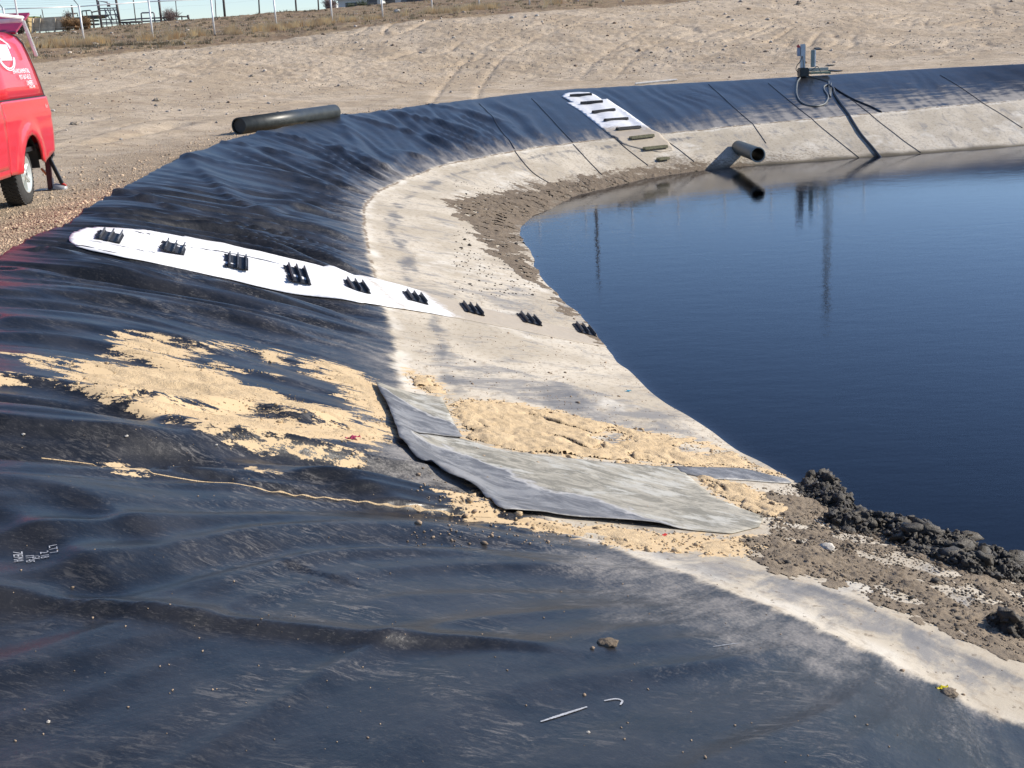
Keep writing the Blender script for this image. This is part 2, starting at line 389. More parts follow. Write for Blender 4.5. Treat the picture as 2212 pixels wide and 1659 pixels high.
    sdm = t.math('ADD', t.attr('sandm'), t.math('ADD', t.math('MULTIPLY', t.math('SUBTRACT', t.noise(t.comb(t.math('MULTIPLY', ls, 2.2), t.math('MULTIPLY', lm, .7)), 5., 9, .7), .5), 1.15), t.math('MULTIPLY', t.math('SUBTRACT', fine, .5), .20)))
    sdk = t.math('MULTIPLY', t.ramp(sdm, .0, .03), t.ramp(t.attr('sandm'), -.18, -.08))
    col = t.mix(sdk, col, t.mix(med, (.60, .45, .27), (.52, .38, .22)))
    rb = t.math('ADD', .24, t.math('MULTIPLY', med, .16)); rb = t.math('ADD', rb, t.math('MULTIPLY', dd, .35))
    rough = t.mixf(t.math('MAXIMUM', edge, sdk), rb, t.math('SUBTRACT', .9, t.math('MULTIPLY', dk, .25)))
    hb = t.math('ADD', t.math('MULTIPLY', t.noise(v, 14., 4, .6), .6), t.math('MULTIPLY', fine, t.math('ADD', .05, t.math('MULTIPLY', edge, .45))))
    hb = t.math('ADD', hb, t.math('MULTIPLY', t.noise(vs, 12., 5, .6), .9))
    nb = t.bump(hb, .35, .012)
    return t.fin(col, rough, 0., .42, nb)
LM = liner_mat()
liner = from_np('pond_liner', np.stack([LX, LY, LZ], -1).reshape(-1, 3), gridF(*GT.shape), LM, attrs=ATT)
tag(liner, 'wrinkled black plastic liner sheet covering the whole pond bank', 'pond liner')
_me = liner.data; 
lbvh = BVHTree.FromObject(liner, bpy.context.evaluated_depsgraph_get())
def SL(x, y, off=0.):
    h = lbvh.ray_cast(Vector(EYEP), Vector(ray(x, y)).normalized(), 300)
    p = np.array(h[0]) if h[0] is not None else uz(x, y, ZW); return p+[0, 0, off]
def drop(x, y, z0=8.):
    h = lbvh.ray_cast(Vector((x, y, z0)), Vector((0, 0, -1)), 30)
    return h[0].z if h[0] is not None else None

# ------------------------------------------------------------------ ground: road, embankment, fence ridge
CP = []
for k in range(2, 31): CP.append((*STc[0][k % NS], ZR-.04 if k < 27 else ZR))
def add(px, py, D): CP.append(tuple(ud(px, py, D)))
for a in [(100, 330, 26), (-300, 390, 24), (600, 232, 41), (1106, 178, 51), (1500, 155, 53), (1900, 132, 53), (2212, 112, 55), (300, 290, 31)]: add(*a)
for a in [(-400, 150, 48), (80, 135, 50), (330, 110, 56), (600, 85, 62), (850, 50, 66), (1106, 28, 70), (1500, 2, 78), (1900, -22, 88), (2212, -40, 95), (2700, -70, 100)]: add(*a)
FB = [(183, 97), (331, 85), (464, 75), (598, 62), (718, 49), (827, 39.5), (934, 27.5), (1036, 20), (1144, 10)]
FENCE = []
for i, (a, b_) in enumerate(FB):
    X = -22+2.9*i; Y = 62+1.97*i; P = ud(a, b_, Y); FENCE.append(P); CP.append(tuple(P))
for i in range(9, 16): P = ud(1144+105*(i-8), 10-9*(i-8), 62+1.97*i); FENCE.append(P); CP.append(tuple(P))
P = ud(20, 108, 60.); FENCE.insert(0, P); P = ud(-160, 120, 58.); FENCE.insert(0, P)
for a in [(-500, 105, 70), (60, 74, 78), (150, 68, 78.5), (260, 57, 79), (330, 49, 80), (420, 43, 82), (500, 36, 83), (603, 27, 85), (700, 21, 88), (825, 9, 92), (1000, 0, 97), (1200, -8, 102), (1600, -30, 112), (2212, -70, 130)]:
    add(*a); x, y, z = ud(*a); CP.append((x*1.5, y*1.5, z-.8)); 
CP += [(-30, 5, .1), (-15, -12, 0), (0, -14, 0), (20, -16, 0), (45, -10, .1), (55, 20, .2), (52, 50, .6), (-14, 14, 0.05), (-10, 24, .1), (-14, 34, .5), (-40, 40, 1.5), (-8, 4, 0)]
CP = np.array(CP)
def tps(X, Y, P, lam=.5):
    n = len(P)
    U = lambda r2: np.where(r2 > 1e-9, .5*r2*np.log(r2+1e-12), 0)
    r2 = (P[:, None, 0]-P[None, :, 0])**2+(P[:, None, 1]-P[None, :, 1])**2
    A = np.zeros((n+3, n+3)); A[:n, :n] = U(r2)+lam*np.eye(n); A[:n, n] = 1; A[:n, n+1:n+3] = P[:, :2]; A[n:, :n] = A[:n, n:].T
    s_ = np.linalg.solve(A, np.r_[P[:, 2], 0, 0, 0])
    out = s_[n]+s_[n+1]*X+s_[n+2]*Y
    for k in range(n): out = out+s_[k]*U((X-P[k, 0])**2+(Y-P[k, 1])**2)
    return out
RIMP = cR[::12]
def trk(px, D): return cr(np.vstack([[2*a-b for a, b in zip(q0, q1)] for q0, q1 in [(ud(*px[0], D[0])[:2], ud(*px[1], D[1])[:2])]]+[ud(*p, d)[:2] for p, d in zip(px, D)]+[[2*a-b for a, b in zip(ud(*px[-1], D[-1])[:2], ud(*px[-2], D[-2])[:2])]]), np.linspace(0, len(px)-1, 24)+1)
TRK = [(trk([(980, 230), (1010, 160), (1090, 110), (1260, 60), (1480, 20)], [42, 52, 60, 68, 77]), 1.), (trk([(1290, 165), (1330, 130), (1420, 90), (1500, 75)], [52, 57, 64, 68]), .9), (trk([(700, 120), (900, 130), (1100, 140), (1280, 165)], [58, 57, 55, 52]), .6),
       (trk([(60, 300), (300, 250), (700, 205), (1100, 178), (1500, 158), (2000, 125)], [28, 36, 45, 51, 53, 56]), .55), (trk([(1500, 120), (1750, 60), (2000, 40), (2200, 30)], [58, 72, 76, 78]), .8), (trk([(150, 200), (300, 170), (520, 130), (700, 110)], [42, 47, 55, 59]), .6)]
def ground_z(X, Y, detail=True):
    r = np.hypot(X, Y); k = np.minimum(1, 150./np.maximum(r, 1)); Xc, Yc = X*k, Y*k
    z = np.clip(tps(Xc, Yc, CP), -.2, 9)
    z = z + np.clip(r-150, 0, None)*-.004
    d = sdpoly(X, Y, RIMP)
    if detail:
        hill = sst(4, 10, d)*sst(40, 48, Y+.35*X)*(1-.5*sst(100, 160, r))
        rut = sst(.4, 2, d)
        z = z + rut*(.03*fbm(X*.6, Y*.6, 4, 60)+.02*noise(X*.9, Y*2.5, 61)) + hill*(.05*fbm(X*.33, Y*.4, 3, 62)+.030*fbm(X*1.3, Y*1.1, 4, 66)+.03*fbm(X*4, Y*3.3, 3, 69))
        # erosion rills down the bank
        rl = noise((X-.5*Y)*.5+1.2*noise(X*.1, Y*.1, 70), Y*.12, 71)
        z = z - hill*.09*np.exp(-(rl/.10)**2)*sst(-.1, .4, noise(X*.12, Y*.12, 72))
        # tyre tracks of vehicles on the slope and road
        tr = 0
        for P_, pw in TRK:
            dt = sdpoly(X, Y, P_, False)
            for o_ in (0.,): tr = tr + np.exp(-((dt-.75)/.13)**2)*pw
        z = z - .045*tr*(1+.4*noise(X*6, Y*6, 5))
        # a low wash left by water beside the truck
        wash = PL([(60, 330), (140, 322), (210, 312), (300, 295)]) if False else np.array([uz(40, 345, 0)[:2], uz(140, 332, 0)[:2], uz(215, 318, 0)[:2], uz(300, 300, 0)[:2], uz(380, 285, 0)[:2]])
        dw = sdpoly(X, Y, wash, False)
        z = z - .09*np.exp(-(dw/.35)**2) + .06*np.exp(-((dw-.8)/.4)**2)
    z = np.where(d < 0, z-.04-np.minimum(3.4, -d*.55), z)
    return z, d
az = np.r_[np.linspace(-180, -34, 60)[:-1], np.linspace(-34, 34, 900), np.linspace(34, 180, 60)[1:]]
rad = np.r_[0.05, .5, 1, 1.5, np.geomspace(2, 9, 60), np.geomspace(9.2, 125, 1000), np.geomspace(130, 4000, 40)]
GR, GA = np.meshgrid(rad, np.radians(az), indexing='ij')
GX, GY = GR*np.sin(GA), GR*np.cos(GA)
GZ, GD = ground_z(GX, GY)
grassy = sst(-1.5, 1.5, sdpoly(GX, GY, np.array([ud(*a)[:2] for a in [(-400, 150, 48), (80, 135, 50), (330, 110, 56), (600, 85, 62), (850, 50, 66), (1106, 28, 70), (1500, 2, 78), (1900, -22, 88), (2212, -40, 95), (2700, -70, 100)]] + [(160, 120), (160, 400), (-300, 400), (-300, 60)]))*-1)
gravel = np.exp(-(np.clip(GD, 0, None)/1.6)**2)*(1-sst(24, 34, GY))
def ground_mat():
    t = NT('dry_dirt'); o = t.obj()
    big = t.noise(o, .35, 5, .6); med = t.noise(o, 2.2, 6, .65); fine = t.noise(o, 22., 6, .75); vf = t.noise(o, 90., 4, .7)
    c = t.mix(t.ramp(big, .42, .58), (.47, .37, .26), (.56, .455, .335))
    c = t.mix(t.math('MULTIPLY', t.ramp(med, .5, .62), .5), c, (.29, .22, .16))
    rk = t.attr('rocky')
    pb = t.voro(o, 7., out=1); pd = t.voro(o, 7.)
    sep = t.n('SeparateColor'); t.set(sep.inputs[0], pb)
    peb = t.math('MULTIPLY', t.ramp(pd, .22, .12), t.ramp(sep.outputs[0], .55, .65))
    peb = t.math('MULTIPLY', peb, t.math('MULTIPLY', rk, t.ramp(big, .4, .6)))
    c = t.mix(t.math('MULTIPLY', t.ramp(fine, .50, .62), t.math('ADD', .2, t.math('MULTIPLY', rk, .5))), c, (.20, .155, .12))
    c = t.mix(peb, c, t.mix(sep.outputs[1], (.24, .20, .18), (.62, .56, .50)))
    gr = t.attr('grassy'); gmask = t.ramp(t.math('ADD', gr, t.math('MULTIPLY', t.math('SUBTRACT', med, .5), .5)), .35, .65)
    gcol = t.mix(t.ramp(t.noise(o, .8, 6, .7), .35, .65), (.22, .15, .095), (.36, .27, .165))
    gcol = t.mix(t.math('MULTIPLY', t.ramp(fine, .47, .6), .7), gcol, (.16, .11, .075))
    c = t.mix(gmask, c, gcol)
    gv = t.attr('gravel'); p2 = t.voro(o, 38., out=1); s2 = t.n('SeparateColor'); t.set(s2.inputs[0], p2)
    gcol2 = t.mix(s2.outputs[0], (.24, .17, .11), (.60, .47, .34))
    c = t.mix(t.math('MULTIPLY', gv, .75), c, gcol2)
    h = t.math('ADD', t.math('MULTIPLY', med, 1.2), t.math('ADD', t.math('MULTIPLY', fine, .8), t.math('MULTIPLY', peb, .8)))
    h = t.math('ADD', h, t.math('MULTIPLY', t.math('MULTIPLY', t.voro(o, 38.), gv), 1.2))
    h = t.math('ADD', h, t.math('MULTIPLY', vf, .2))
    return t.fin(c, .95, 0., .25, t.bump(h, .9, .05))
rocky = sst(3.5, 8, GD)
ground = from_np('ground', np.stack([GX, GY, GZ], -1).reshape(-1, 3), gridF(len(rad), len(az)), ground_mat(), attrs=dict(grassy=grassy, gravel=gravel, rocky=rocky))
tag(ground, kind='structure')
gbvh = BVHTree.FromObject(ground, bpy.context.evaluated_depsgraph_get())
def gz(x, y):
    h = gbvh.ray_cast(Vector((x, y, 30)), Vector((0, 0, -1)), 60); return h[0].z if h[0] is not None else 0.

# ------------------------------------------------------------------ water
def water():
    P = cr(padded(STc[2]), np.linspace(0, NS, 400)[:-1]+1)
    cen = P.mean(0); d = (P-cen); P = P+d/np.linalg.norm(d, axis=1, keepdims=True)*0.
    # push the edge 0.6 m under the bank
    r = cr(padded(STc[1]), np.linspace(0, NS, 400)[:-1]+1); dr = r-P; P = P+dr/np.linalg.norm(dr, axis=1, keepdims=True)*.6
    n = len(P); V = np.vstack([np.c_[P, np.full(n, ZW)], np.c_[P, np.full(n, -7.)]])
    me = bpy.data.meshes.new('water')
    me.from_pydata(V.tolist(), [], [tuple(range(n)), tuple(range(2*n-1, n-1, -1))]+[(i, i+n, (i+1) % n+n, (i+1) % n) for i in range(n)])
    bm = bmesh.new(); bm.from_mesh(me); bmesh.ops.recalc_face_normals(bm, faces=bm.faces); bm.to_mesh(me); bm.free()
    assert me.polygons[0].normal.z > 0
    t = NT('pond_water'); t.t.nodes.remove(t.b)
    g = t.n('BsdfGlossy'); g.inputs['Roughness'].default_value = .012; g.inputs['Color'].default_value = (.93, .95, 1, 1)
    tr = t.n('BsdfTransparent'); fr = t.n('Fresnel'); fr.inputs[0].default_value = 1.28; mx = t.n('MixShader')
    o = t.obj(); rip = t.math('ADD', t.math('MULTIPLY', t.noise(t.vmul(o, (.8, 1.6, 1)), 2.2, 4, .55), 1.), t.math('MULTIPLY', t.noise(t.vmul(o, (.7, 1.5, 1)), 9., 3, .6), .35))
    b = t.bump(rip, .22, .012)
    for s in (g.inputs['Normal'], fr.inputs['Normal']): t.set(s, b)
    t.set(mx.inputs[0], fr.outputs[0]); t.set(mx.inputs[1], tr.outputs[0]); t.set(mx.inputs[2], g.outputs[0]); t.set(t.out.inputs['Surface'], mx.outputs[0])
    va = t.n('VolumeAbsorption'); va.inputs[0].default_value = (.28, .17, .12, 1); va.inputs[1].default_value = 7.; t.set(t.out.inputs['Volume'], va.outputs[0])
    tag(link('water', me, t.m), kind='structure')
water()
# ------------------------------------------------------------------ mesh building helpers
class MB:
    def __init__(s): s.bm = bmesh.new()
    def box(s, c, d, rot=None, bev=0.):
        r = bmesh.ops.create_cube(s.bm, size=1.); vs = r['verts']
        M = Matrix.Translation(c) @ (rot.to_4x4() if rot else Matrix.Identity(4)) @ Matrix.Diagonal((*d, 1))
        bmesh.ops.transform(s.bm, matrix=M, verts=vs)
        if bev:
            es = list({e for v in vs for e in v.link_edges}); bmesh.ops.bevel(s.bm, geom=es, offset=bev, segments=2, affect='EDGES', clamp_overlap=True)
        return s
    def bar(s, a, b, w_, h=None, upv=(0, 0, 1), bev=0.):
        a, b = Vector(a), Vector(b); d = b-a; L = d.length
        q_ = d.to_track_quat('X', 'Z'); return s.box((a+b)/2, (L, w_, h or w_), q_.to_matrix(), bev)
    def tube(s, P, r, n=8, cap=True, r2=None):
        P = [Vector(p) for p in P]; rings = []; m = len(P)
        nrm = None
        for i, p in enumerate(P):
            t = (P[min(i+1, m-1)]-P[max(i-1, 0)]).normalized()
            if nrm is None:
                nrm = t.orthogonal().normalized()
            nrm = (nrm-t*nrm.dot(t)).normalized(); b = t.cross(nrm)
            rr = r if r2 is None else r+(r2-r)*i/(m-1)
            rings.append([s.bm.verts.new(p+(nrm*math.cos(2*math.pi*k/n)+b*math.sin(2*math.pi*k/n))*rr) for k in range(n)])
        for i in range(m-1):
            for k in range(n): s.bm.faces.new((rings[i][k], rings[i][(k+1) % n], rings[i+1][(k+1) % n], rings[i+1][k]))
        if cap: s.bm.faces.new(rings[0][::-1]); s.bm.faces.new(rings[-1])
        return s
    def lathe(s, prof, a, b, n=32):
        """prof: (distance along a->b, radius) list"""
        a, b = Vector(a), Vector(b); t = (b-a).normalized(); u = t.orthogonal().normalized(); v = t.cross(u)
        R = [[s.bm.verts.new(a+t*x+(u*math.cos(2*math.pi*k/n)+v*math.sin(2*math.pi*k/n))*max(r, 1e-4)) for k in range(n)] for x, r in prof]
        for i in range(len(R)-1):
            for k in range(n): s.bm.faces.new((R[i][k], R[i][(k+1) % n], R[i+1][(k+1) % n], R[i+1][k]))
        return s
    def build(s, name, mat, parent=None, smooth=False, wobble=0.):
        bmesh.ops.recalc_face_normals(s.bm, faces=s.bm.faces)
        me = bpy.data.meshes.new(name); s.bm.to_mesh(me); s.bm.free()
        o = link(name, me, mat, parent)
        if smooth: me.shade_smooth()
        return o
def PLD(pts): return np.array([SL(*p)[:2] for p in pts])
def spl(P, n):
    P = np.asarray(P, float); return cr(padded2(P), np.linspace(0, len(P)-1, n)+1)
def resamp(P, n):
    P = np.asarray(P, float); L = np.r_[0, np.cumsum(np.linalg.norm(np.diff(P, axis=0), axis=1))]
    t = np.linspace(0, L[-1], n); return np.stack([np.interp(t, L, P[:, k]) for k in range(P.shape[1])], -1)
def drape_line(px, n, off):
    """a line traced on the bank, draped on the liner"""
    P = resamp(spl(np.array([SL(*p) for p in px]), 200), n); 
    for p in P:
        z = drop(p[0], p[1]); p[2] = (z if z is not None else p[2])+off
    return P

# ------------------------------------------------------------------ welded seams of the far liner panels (parts of the liner)
Msm = simple('seam_plastic', (.055, .052, .05), .45, 0, .3, 20)
Z5 = lambda x, y: ((2292+.3617*x)*.7238, (100+.3617*y)*.7238)
for px in ([(1035, 224), (1075, 272), (1112, 322)], [(1112, 326), (1150, 372), (1190, 398)], [(1148, 213), (1195, 262), (1238, 308)],
           [(1238, 312), (1275, 352), (1300, 378)], [(1320, 296), (1360, 327), (1400, 358)], [(1530, 182), (1580, 228), (1631, 275), (1655, 310)],
           [Z5(0, 410), Z5(180, 560), Z5(400, 740), Z5(600, 905), Z5(750, 1025)], [Z5(545, 450), Z5(720, 570), Z5(900, 715), Z5(1080, 855), Z5(1262, 985)],
           [Z5(1420, 345), Z5(1640, 480), Z5(1880, 640), Z5(2100, 780)], [(1436, 302), (1470, 326), (1500, 350)]):
    P = drape_line(px, 60, .012); w_ = .05
    b_ = MB(); b_.tube(P, .009, 5); b_.build('seam', Msm, liner, True)
# ------------------------------------------------------------------ white marks on the near liner (a length of chalk line and writing)
Mch = simple('chalk', (.36, .37, .40), .9, 0, .2, 60)
def strip(px, wd, off=.003, n=60, name='chalk_mark', mat=None, parent=None):
    P = drape_line(px, n, off); V = []
    for i, p in enumerate(P):
        t = P[min(i+1, n-1)]-P[max(i-1, 0)]; s_ = np.array([-t[1], t[0], 0]); s_ /= np.linalg.norm(s_)+1e-9
        k = wd*(.5+.5*math.sin(math.pi*i/(n-1)))*(.8+.4*random.random())
        for q_ in (p-s_*k/2, p+s_*k/2):
            z = drop(q_[0], q_[1]); V.append((q_[0], q_[1], (z if z is not None else q_[2])+off))
    return from_np(name, np.array(V), gridF(n, 2), mat or Mch, parent or liner)
strip([(1168, 1560), (1215, 1545), (1268, 1528)], .012); strip([(1305, 1515), (1330, 1511), (1344, 1515), (1340, 1524)], .01)
strip([(1540, 1398), (1600, 1390)], .004); strip([(850, 1640), (1010, 1628)], .006, n=30) if False else None
def write(body, px, size, ang, parent=None, mat=None, name='writing'):
    cu = bpy.data.curves.new(name, 'FONT'); cu.body = body; cu.size = size; cu.align_x = 'CENTER'; cu.align_y = 'CENTER'
    o = bpy.data.objects.new(name, cu); C.objects.link(o); bpy.context.view_layer.update()
    me = bpy.data.meshes.new_from_object(o.evaluated_get(bpy.context.evaluated_depsgraph_get())); bpy.data.objects.remove(o); bpy.data.curves.remove(cu)
    return me
for k, (tx, x, y, sz) in enumerate([('7EMA', 40, 1212, .05), ('11 45', 66, 1218, .045), ('GK', 79, 1217, .04), ('2 18', 98, 1214, .045), ('LT 7', 118, 1208, .045), ('08', 122, 1196, .04)]):
    if tx == '08': continue
    me = write(tx, None, sz, 0); p = S(x, y); e = S(x+3, y+22)
    dx = (e-p)[:2]; dx = dx/np.linalg.norm(dx); nv = np.array([-dx[1], dx[0]])
    for v in me.vertices:
        X, Y = p[0]+dx[0]*v.co.x+nv[0]*v.co.y, p[1]+dx[1]*v.co.x+nv[1]*v.co.y
        z = drop(X, Y); v.co = (X, Y, (z if z is not None else p[2])+.004)
    link('writing', me, Mch, liner)

# ------------------------------------------------------------------ sheets laid on the bank: white mats, liner patches
from mathutils.geometry import delaunay_2d_cdt
def sheet(name, px, step, off, mat, edge=None, thick=.006, attrs=None, blur=0, parent=None, lift=None):
    P = PLD(px); P = resamp(np.vstack([P, P[:1]]), max(12, int(np.linalg.norm(np.diff(np.vstack([P, P[:1]]), axis=0), axis=1).sum()/step)))[:-1]
    xs = np.arange(P[:, 0].min(), P[:, 0].max(), step); ys = np.arange(P[:, 1].min(), P[:, 1].max(), step)
    gx, gy = np.meshgrid(xs, ys); gx = gx+rng.uniform(-.1, .1, gx.shape)*step; d = sdpoly(gx, gy, P); k = d < -step*.45
    V2 = [Vector(v) for v in P]+[Vector(v) for v in np.stack([gx[k], gy[k]], -1)]
    n = len(P); r = delaunay_2d_cdt(V2, [(i, (i+1) % n) for i in range(n)], [tuple(range(n))], 1, 1e-6)
    V = np.array([tuple(v) for v in r[0]]); 
    dd = -sdpoly(V[:, 0], V[:, 1], P)
    Z = []
    for (x, y) in V:
        if blur:
            zz = [drop(x+a*blur, y+b*blur) for a in (-1, 0, 1) for b in (-1, 0, 1)]; zz = [q_ for q_ in zz if q_ is not None]; Z.append(.5*sum(zz)/len(zz)+.5*max(zz[4 if len(zz) > 4 else 0], 0*1-9))
        else:
            z = drop(x, y); Z.append(z)
    Z = np.array(Z)+off
    if lift is not None: Z = Z+lift(V[:, 0], V[:, 1], dd)
    me = bpy.data.meshes.new(name); me.from_pydata(np.c_[V, Z].tolist(), [], [tuple(f) for f in r[2]])
    bm = bmesh.new(); bm.from_mesh(me); bmesh.ops.recalc_face_normals(bm, faces=bm.faces)
    if sum(f.normal.z for f in bm.faces) < 0: bmesh.ops.reverse_faces(bm, faces=bm.faces)
    bm.to_mesh(me); bm.free()
    o = link(name, me, mat, parent, True)
    for a, f in (attrs or {}).items():
        at = me.attributes.new(a, 'FLOAT', 'POINT'); at.data.foreach_set('value', np.asarray(f(V[:, 0], V[:, 1], dd), dtype=np.float32))
    m = o.modifiers.new('thickness', 'SOLIDIFY'); m.thickness = thick; m.offset = -1
    return o, P
def mat_white():
    t = NT('white_textured_sheet'); o = t.obj()
    n = t.noise(o, 5., 5, .6); c = t.mix(t.ramp(n, .3, .8), (.80, .80, .81), (.66, .66, .67))
    dr = t.ramp(t.math('ADD', t.attr('soil'), t.math('MULTIPLY', t.math('SUBTRACT', t.noise(o, 7., 6, .7), .5), 1.1)), .35, .8)
    c = t.mix(dr, c, t.mix(n, (.47, .40, .31), (.40, .34, .26)))
    sp = t.ramp(t.noise(t.vmul(o, (1, 3, 1)), 24., 3), .66, .70)
    c = t.mix(t.math('MULTIPLY', sp, t.math('ADD', .15, t.math('MULTIPLY', t.attr('soil'), .5))), c, (.16, .12, .09))
    return t.fin(c, .55, 0, .4, t.bump(t.noise(o, 3., 3), .5, .05))
MW = mat_white()
A0, A1 = S(160, 522), S(1310, 745); ax = (A1-A0)[:2]; AL = np.linalg.norm(ax); ax /= AL
soil1 = lambda x, y, d: np.clip(sst(.60*AL, .72*AL, (x-A0[0])*ax[0]+(y-A0[1])*ax[1])*1.1 + .6*np.exp(-(((x-A0[0])*ax[0]+(y-A0[1])*ax[1]-.55*AL)/.13)**2), 0, 1)
m1, _ = sheet('white_mat', [(150, 524), (149, 514), (158, 504), (178, 497), (205, 494), (250, 495), (300, 499), (400, 512), (480, 526), (560, 545), (640, 565), (700, 579), (780, 597), (850, 613), (920, 632), (1000, 655), (1100, 680), (1200, 703), (1300, 730),
     (1318, 752), (1200, 730), (1100, 709), (1000, 690), (930, 678), (860, 668), (780, 657), (700, 645), (600, 630), (500, 606), (430, 590), (350, 573), (270, 560), (200, 545), (165, 534)], .045, .016, MW, attrs=dict(soil=soil1), blur=.10, thick=.004, lift=lambda x, y, d: -.011*sst(.55*AL, .7*AL, (x-A0[0])*ax[0]+(y-A0[1])*ax[1]))
tag(m1, 'long white rubbery ladder mat running from the near rim down to the water', 'ladder mat', 'ladder mats on the pond bank')
lbvh1 = BVHTree.FromObject(m1, bpy.context.evaluated_depsgraph_get())
Mrub = simple('black_rubber', (.017, .017, .02), .55, 0, .3, 30, bmp=.3)
Mfin = simple('lit_fin_rubber', (.075, .078, .085), .5, 0, .35, 14)  # paler than the black base: light on the fins put into their colour
def step_mesh(L=.7):
    b_ = MB(); L0 = L
    b_.box((0, 0, .006), (.24, L0*.95, .012), None, .003)
    for x in (-.09, 0., .09):
        R = Matrix.Rotation(R_(random.uniform(-6, 6)), 3, 'Y'); L = L0*random.uniform(.97, 1.06); n0 = len(b_.bm.faces)
        b_.box((x, random.uniform(-.006, .02), .034), (.014, L, .042), R, .003)
        b_.bm.faces.ensure_lookup_table()
        for f in b_.bm.faces[n0:]: f.material_index = 1
        b_.box((x, .02, .012), (.035, L*.96, .012), None, .003)
    for i in range(9): b_.box((-.12-random.uniform(0, .012), (-.45+i*.11)*L0, .008), (.025, .05, .01), Matrix.Rotation(random.random(), 3, 'Z'))
    return b_
def orient(o, p, d, n):
    d = Vector((d[0], d[1], 0)); n = Vector(n).normalized(); x = (d-n*d.dot(n)).normalized(); y = n.cross(x)
    o.matrix_world = Matrix(((x.x, y.x, n.x, p[0]), (x.y, y.y, n.y, p[1]), (x.z, y.z, n.z, p[2]), (0, 0, 0, 1)))
for k, (ta, tb) in enumerate([((247, 500), (231, 528)), ((382, 523), (371, 551)), ((514, 547), (511, 587)), ((636, 578), (652, 610)), ((761, 606), (785, 639)), ((887, 629), (911, 662)), ((1008, 653), (1034, 687)), ((1131, 675), (1160, 709)), ((1251, 699), (1277, 731))]):
    x, y = (ta[0]+tb[0])/2, (ta[1]+tb[1])/2; dy = (S(*ta)-S(*tb))[:2]; Ly = float(np.clip(np.linalg.norm(dy), .42, .52)); dy /= np.linalg.norm(dy); stepx = (dy[1], -dy[0])
    h = lbvh1.ray_cast(Vector(EYEP), Vector(ray(x, y)).normalized(), 300)
    p = h[0] if h[0] else Vector(SL(x, y)); 
    o = step_mesh(L=Ly).build('step', [Mrub, Mfin], m1)
    def mz(X, Y):
        h_ = lbvh1.ray_cast(Vector((X, Y, 8)), Vector((0, 0, -1)), 30); return h_[0].z if h_[0] is not None else (drop(X, Y) or p.z)
    fx = (mz(p.x+stepx[0]*.12, p.y+stepx[1]*.12)-mz(p.x-stepx[0]*.12, p.y-stepx[1]*.12))/.24; fy = (mz(p.x+dy[0]*Ly*.45, p.y+dy[1]*Ly*.45)-mz(p.x-dy[0]*Ly*.45, p.y-dy[1]*Ly*.45))/(Ly*.9)
    zc = np.mean([mz(p.x+dy[0]*Ly*a_, p.y+dy[1]*Ly*a_) for a_ in (-.45, -.22, 0, .22, .45)]); p = Vector((p.x, p.y, zc))
    g = .33; zx = (drop(p.x+ax[0]*.25, p.y+ax[1]*.25) or 0)-(drop(p.x-ax[0]*.25, p.y-ax[1]*.25) or 0)
    nx = Vector((-stepx[0]*fx-dy[0]*fy, -stepx[1]*fx-dy[1]*fy, 1))
    orient(o, (p.x, p.y, p.z+.004), stepx, nx)
Z6 = lambda x, y: ((1660+.16275*x)*.7238, (260+.16275*y)*.7238)
B0, B1 = S(*Z6(600, 260)), S(*Z6(1650, 1150)); bx = (B1-B0)[:2]; BL = np.linalg.norm(bx); bx /= BL
soil2 = lambda x, y, d: sst(.55*BL, .85*BL, (x-B0[0])*bx[0]+(y-B0[1])*bx[1])
zero = lambda x, y, d: x*0
m2, _ = sheet('white_mat', [Z6(*p) for p in [(100, 180), (150, 135), (230, 112), (420, 105), (600, 110), (700, 150), (780, 200), (838, 240), (560, 268), (285, 290), (190, 230)]], .09, .03, MW, attrs=dict(soil=zero), thick=.02)
tag(m2, 'short white mat with one black rung at the far rim, above the longer far mat', 'ladder mat', 'ladder mats on the pond bank')
m3, _ = sheet('white_mat', [Z6(*p) for p in [(190, 292), (330, 285), (560, 268), (850, 235), (930, 222), (1200, 400), (1500, 610), (1750, 790), (1980, 950), (2060, 1010), (2160, 1160), (1900, 1200), (1500, 1130), (1200, 1040), (1000, 895), (700, 650), (450, 450)]], .09, .02, MW, attrs=dict(soil=soil2), thick=.02)
tag(m3, 'longer white ladder mat on the far bank with black rungs', 'ladder mat', 'ladder mats on the pond bank')
Mgr = simple('silted_rubber', (.16, .15, .09), .8, 0, .3, 20)
for k, (a, b_) in enumerate([((255, 190), (650, 165)), ((450, 328), (850, 296)), ((665, 495), (1075, 445)), ((885, 645), (1310, 612)), ((1110, 808), (1540, 768)), ((1355, 975), (1785, 925)), ((1605, 1170), (2030, 1125)), ((1860, 1365), (2060, 1340))]):
    p, q_ = SL(*Z6(*a)), SL(*Z6(*b_)); L = np.linalg.norm(q_-p); m = MB(); d = (q_-p)/L; s_ = np.array([-d[1], d[0], 0])
    c = (p+q_)/2+[0, 0, .05]; R = Vector(d).to_track_quat('X', 'Z').to_matrix()
    m.box(c, (L, .16, .05), R, .012)
    for t_ in (-.05, .05): m.box(c+s_*t_+[0, 0, .035], (L*.98, .025, .05), R, .006)
    m.build('step', Mgr if k > 4 else Mrub, m2 if k == 0 else m3)

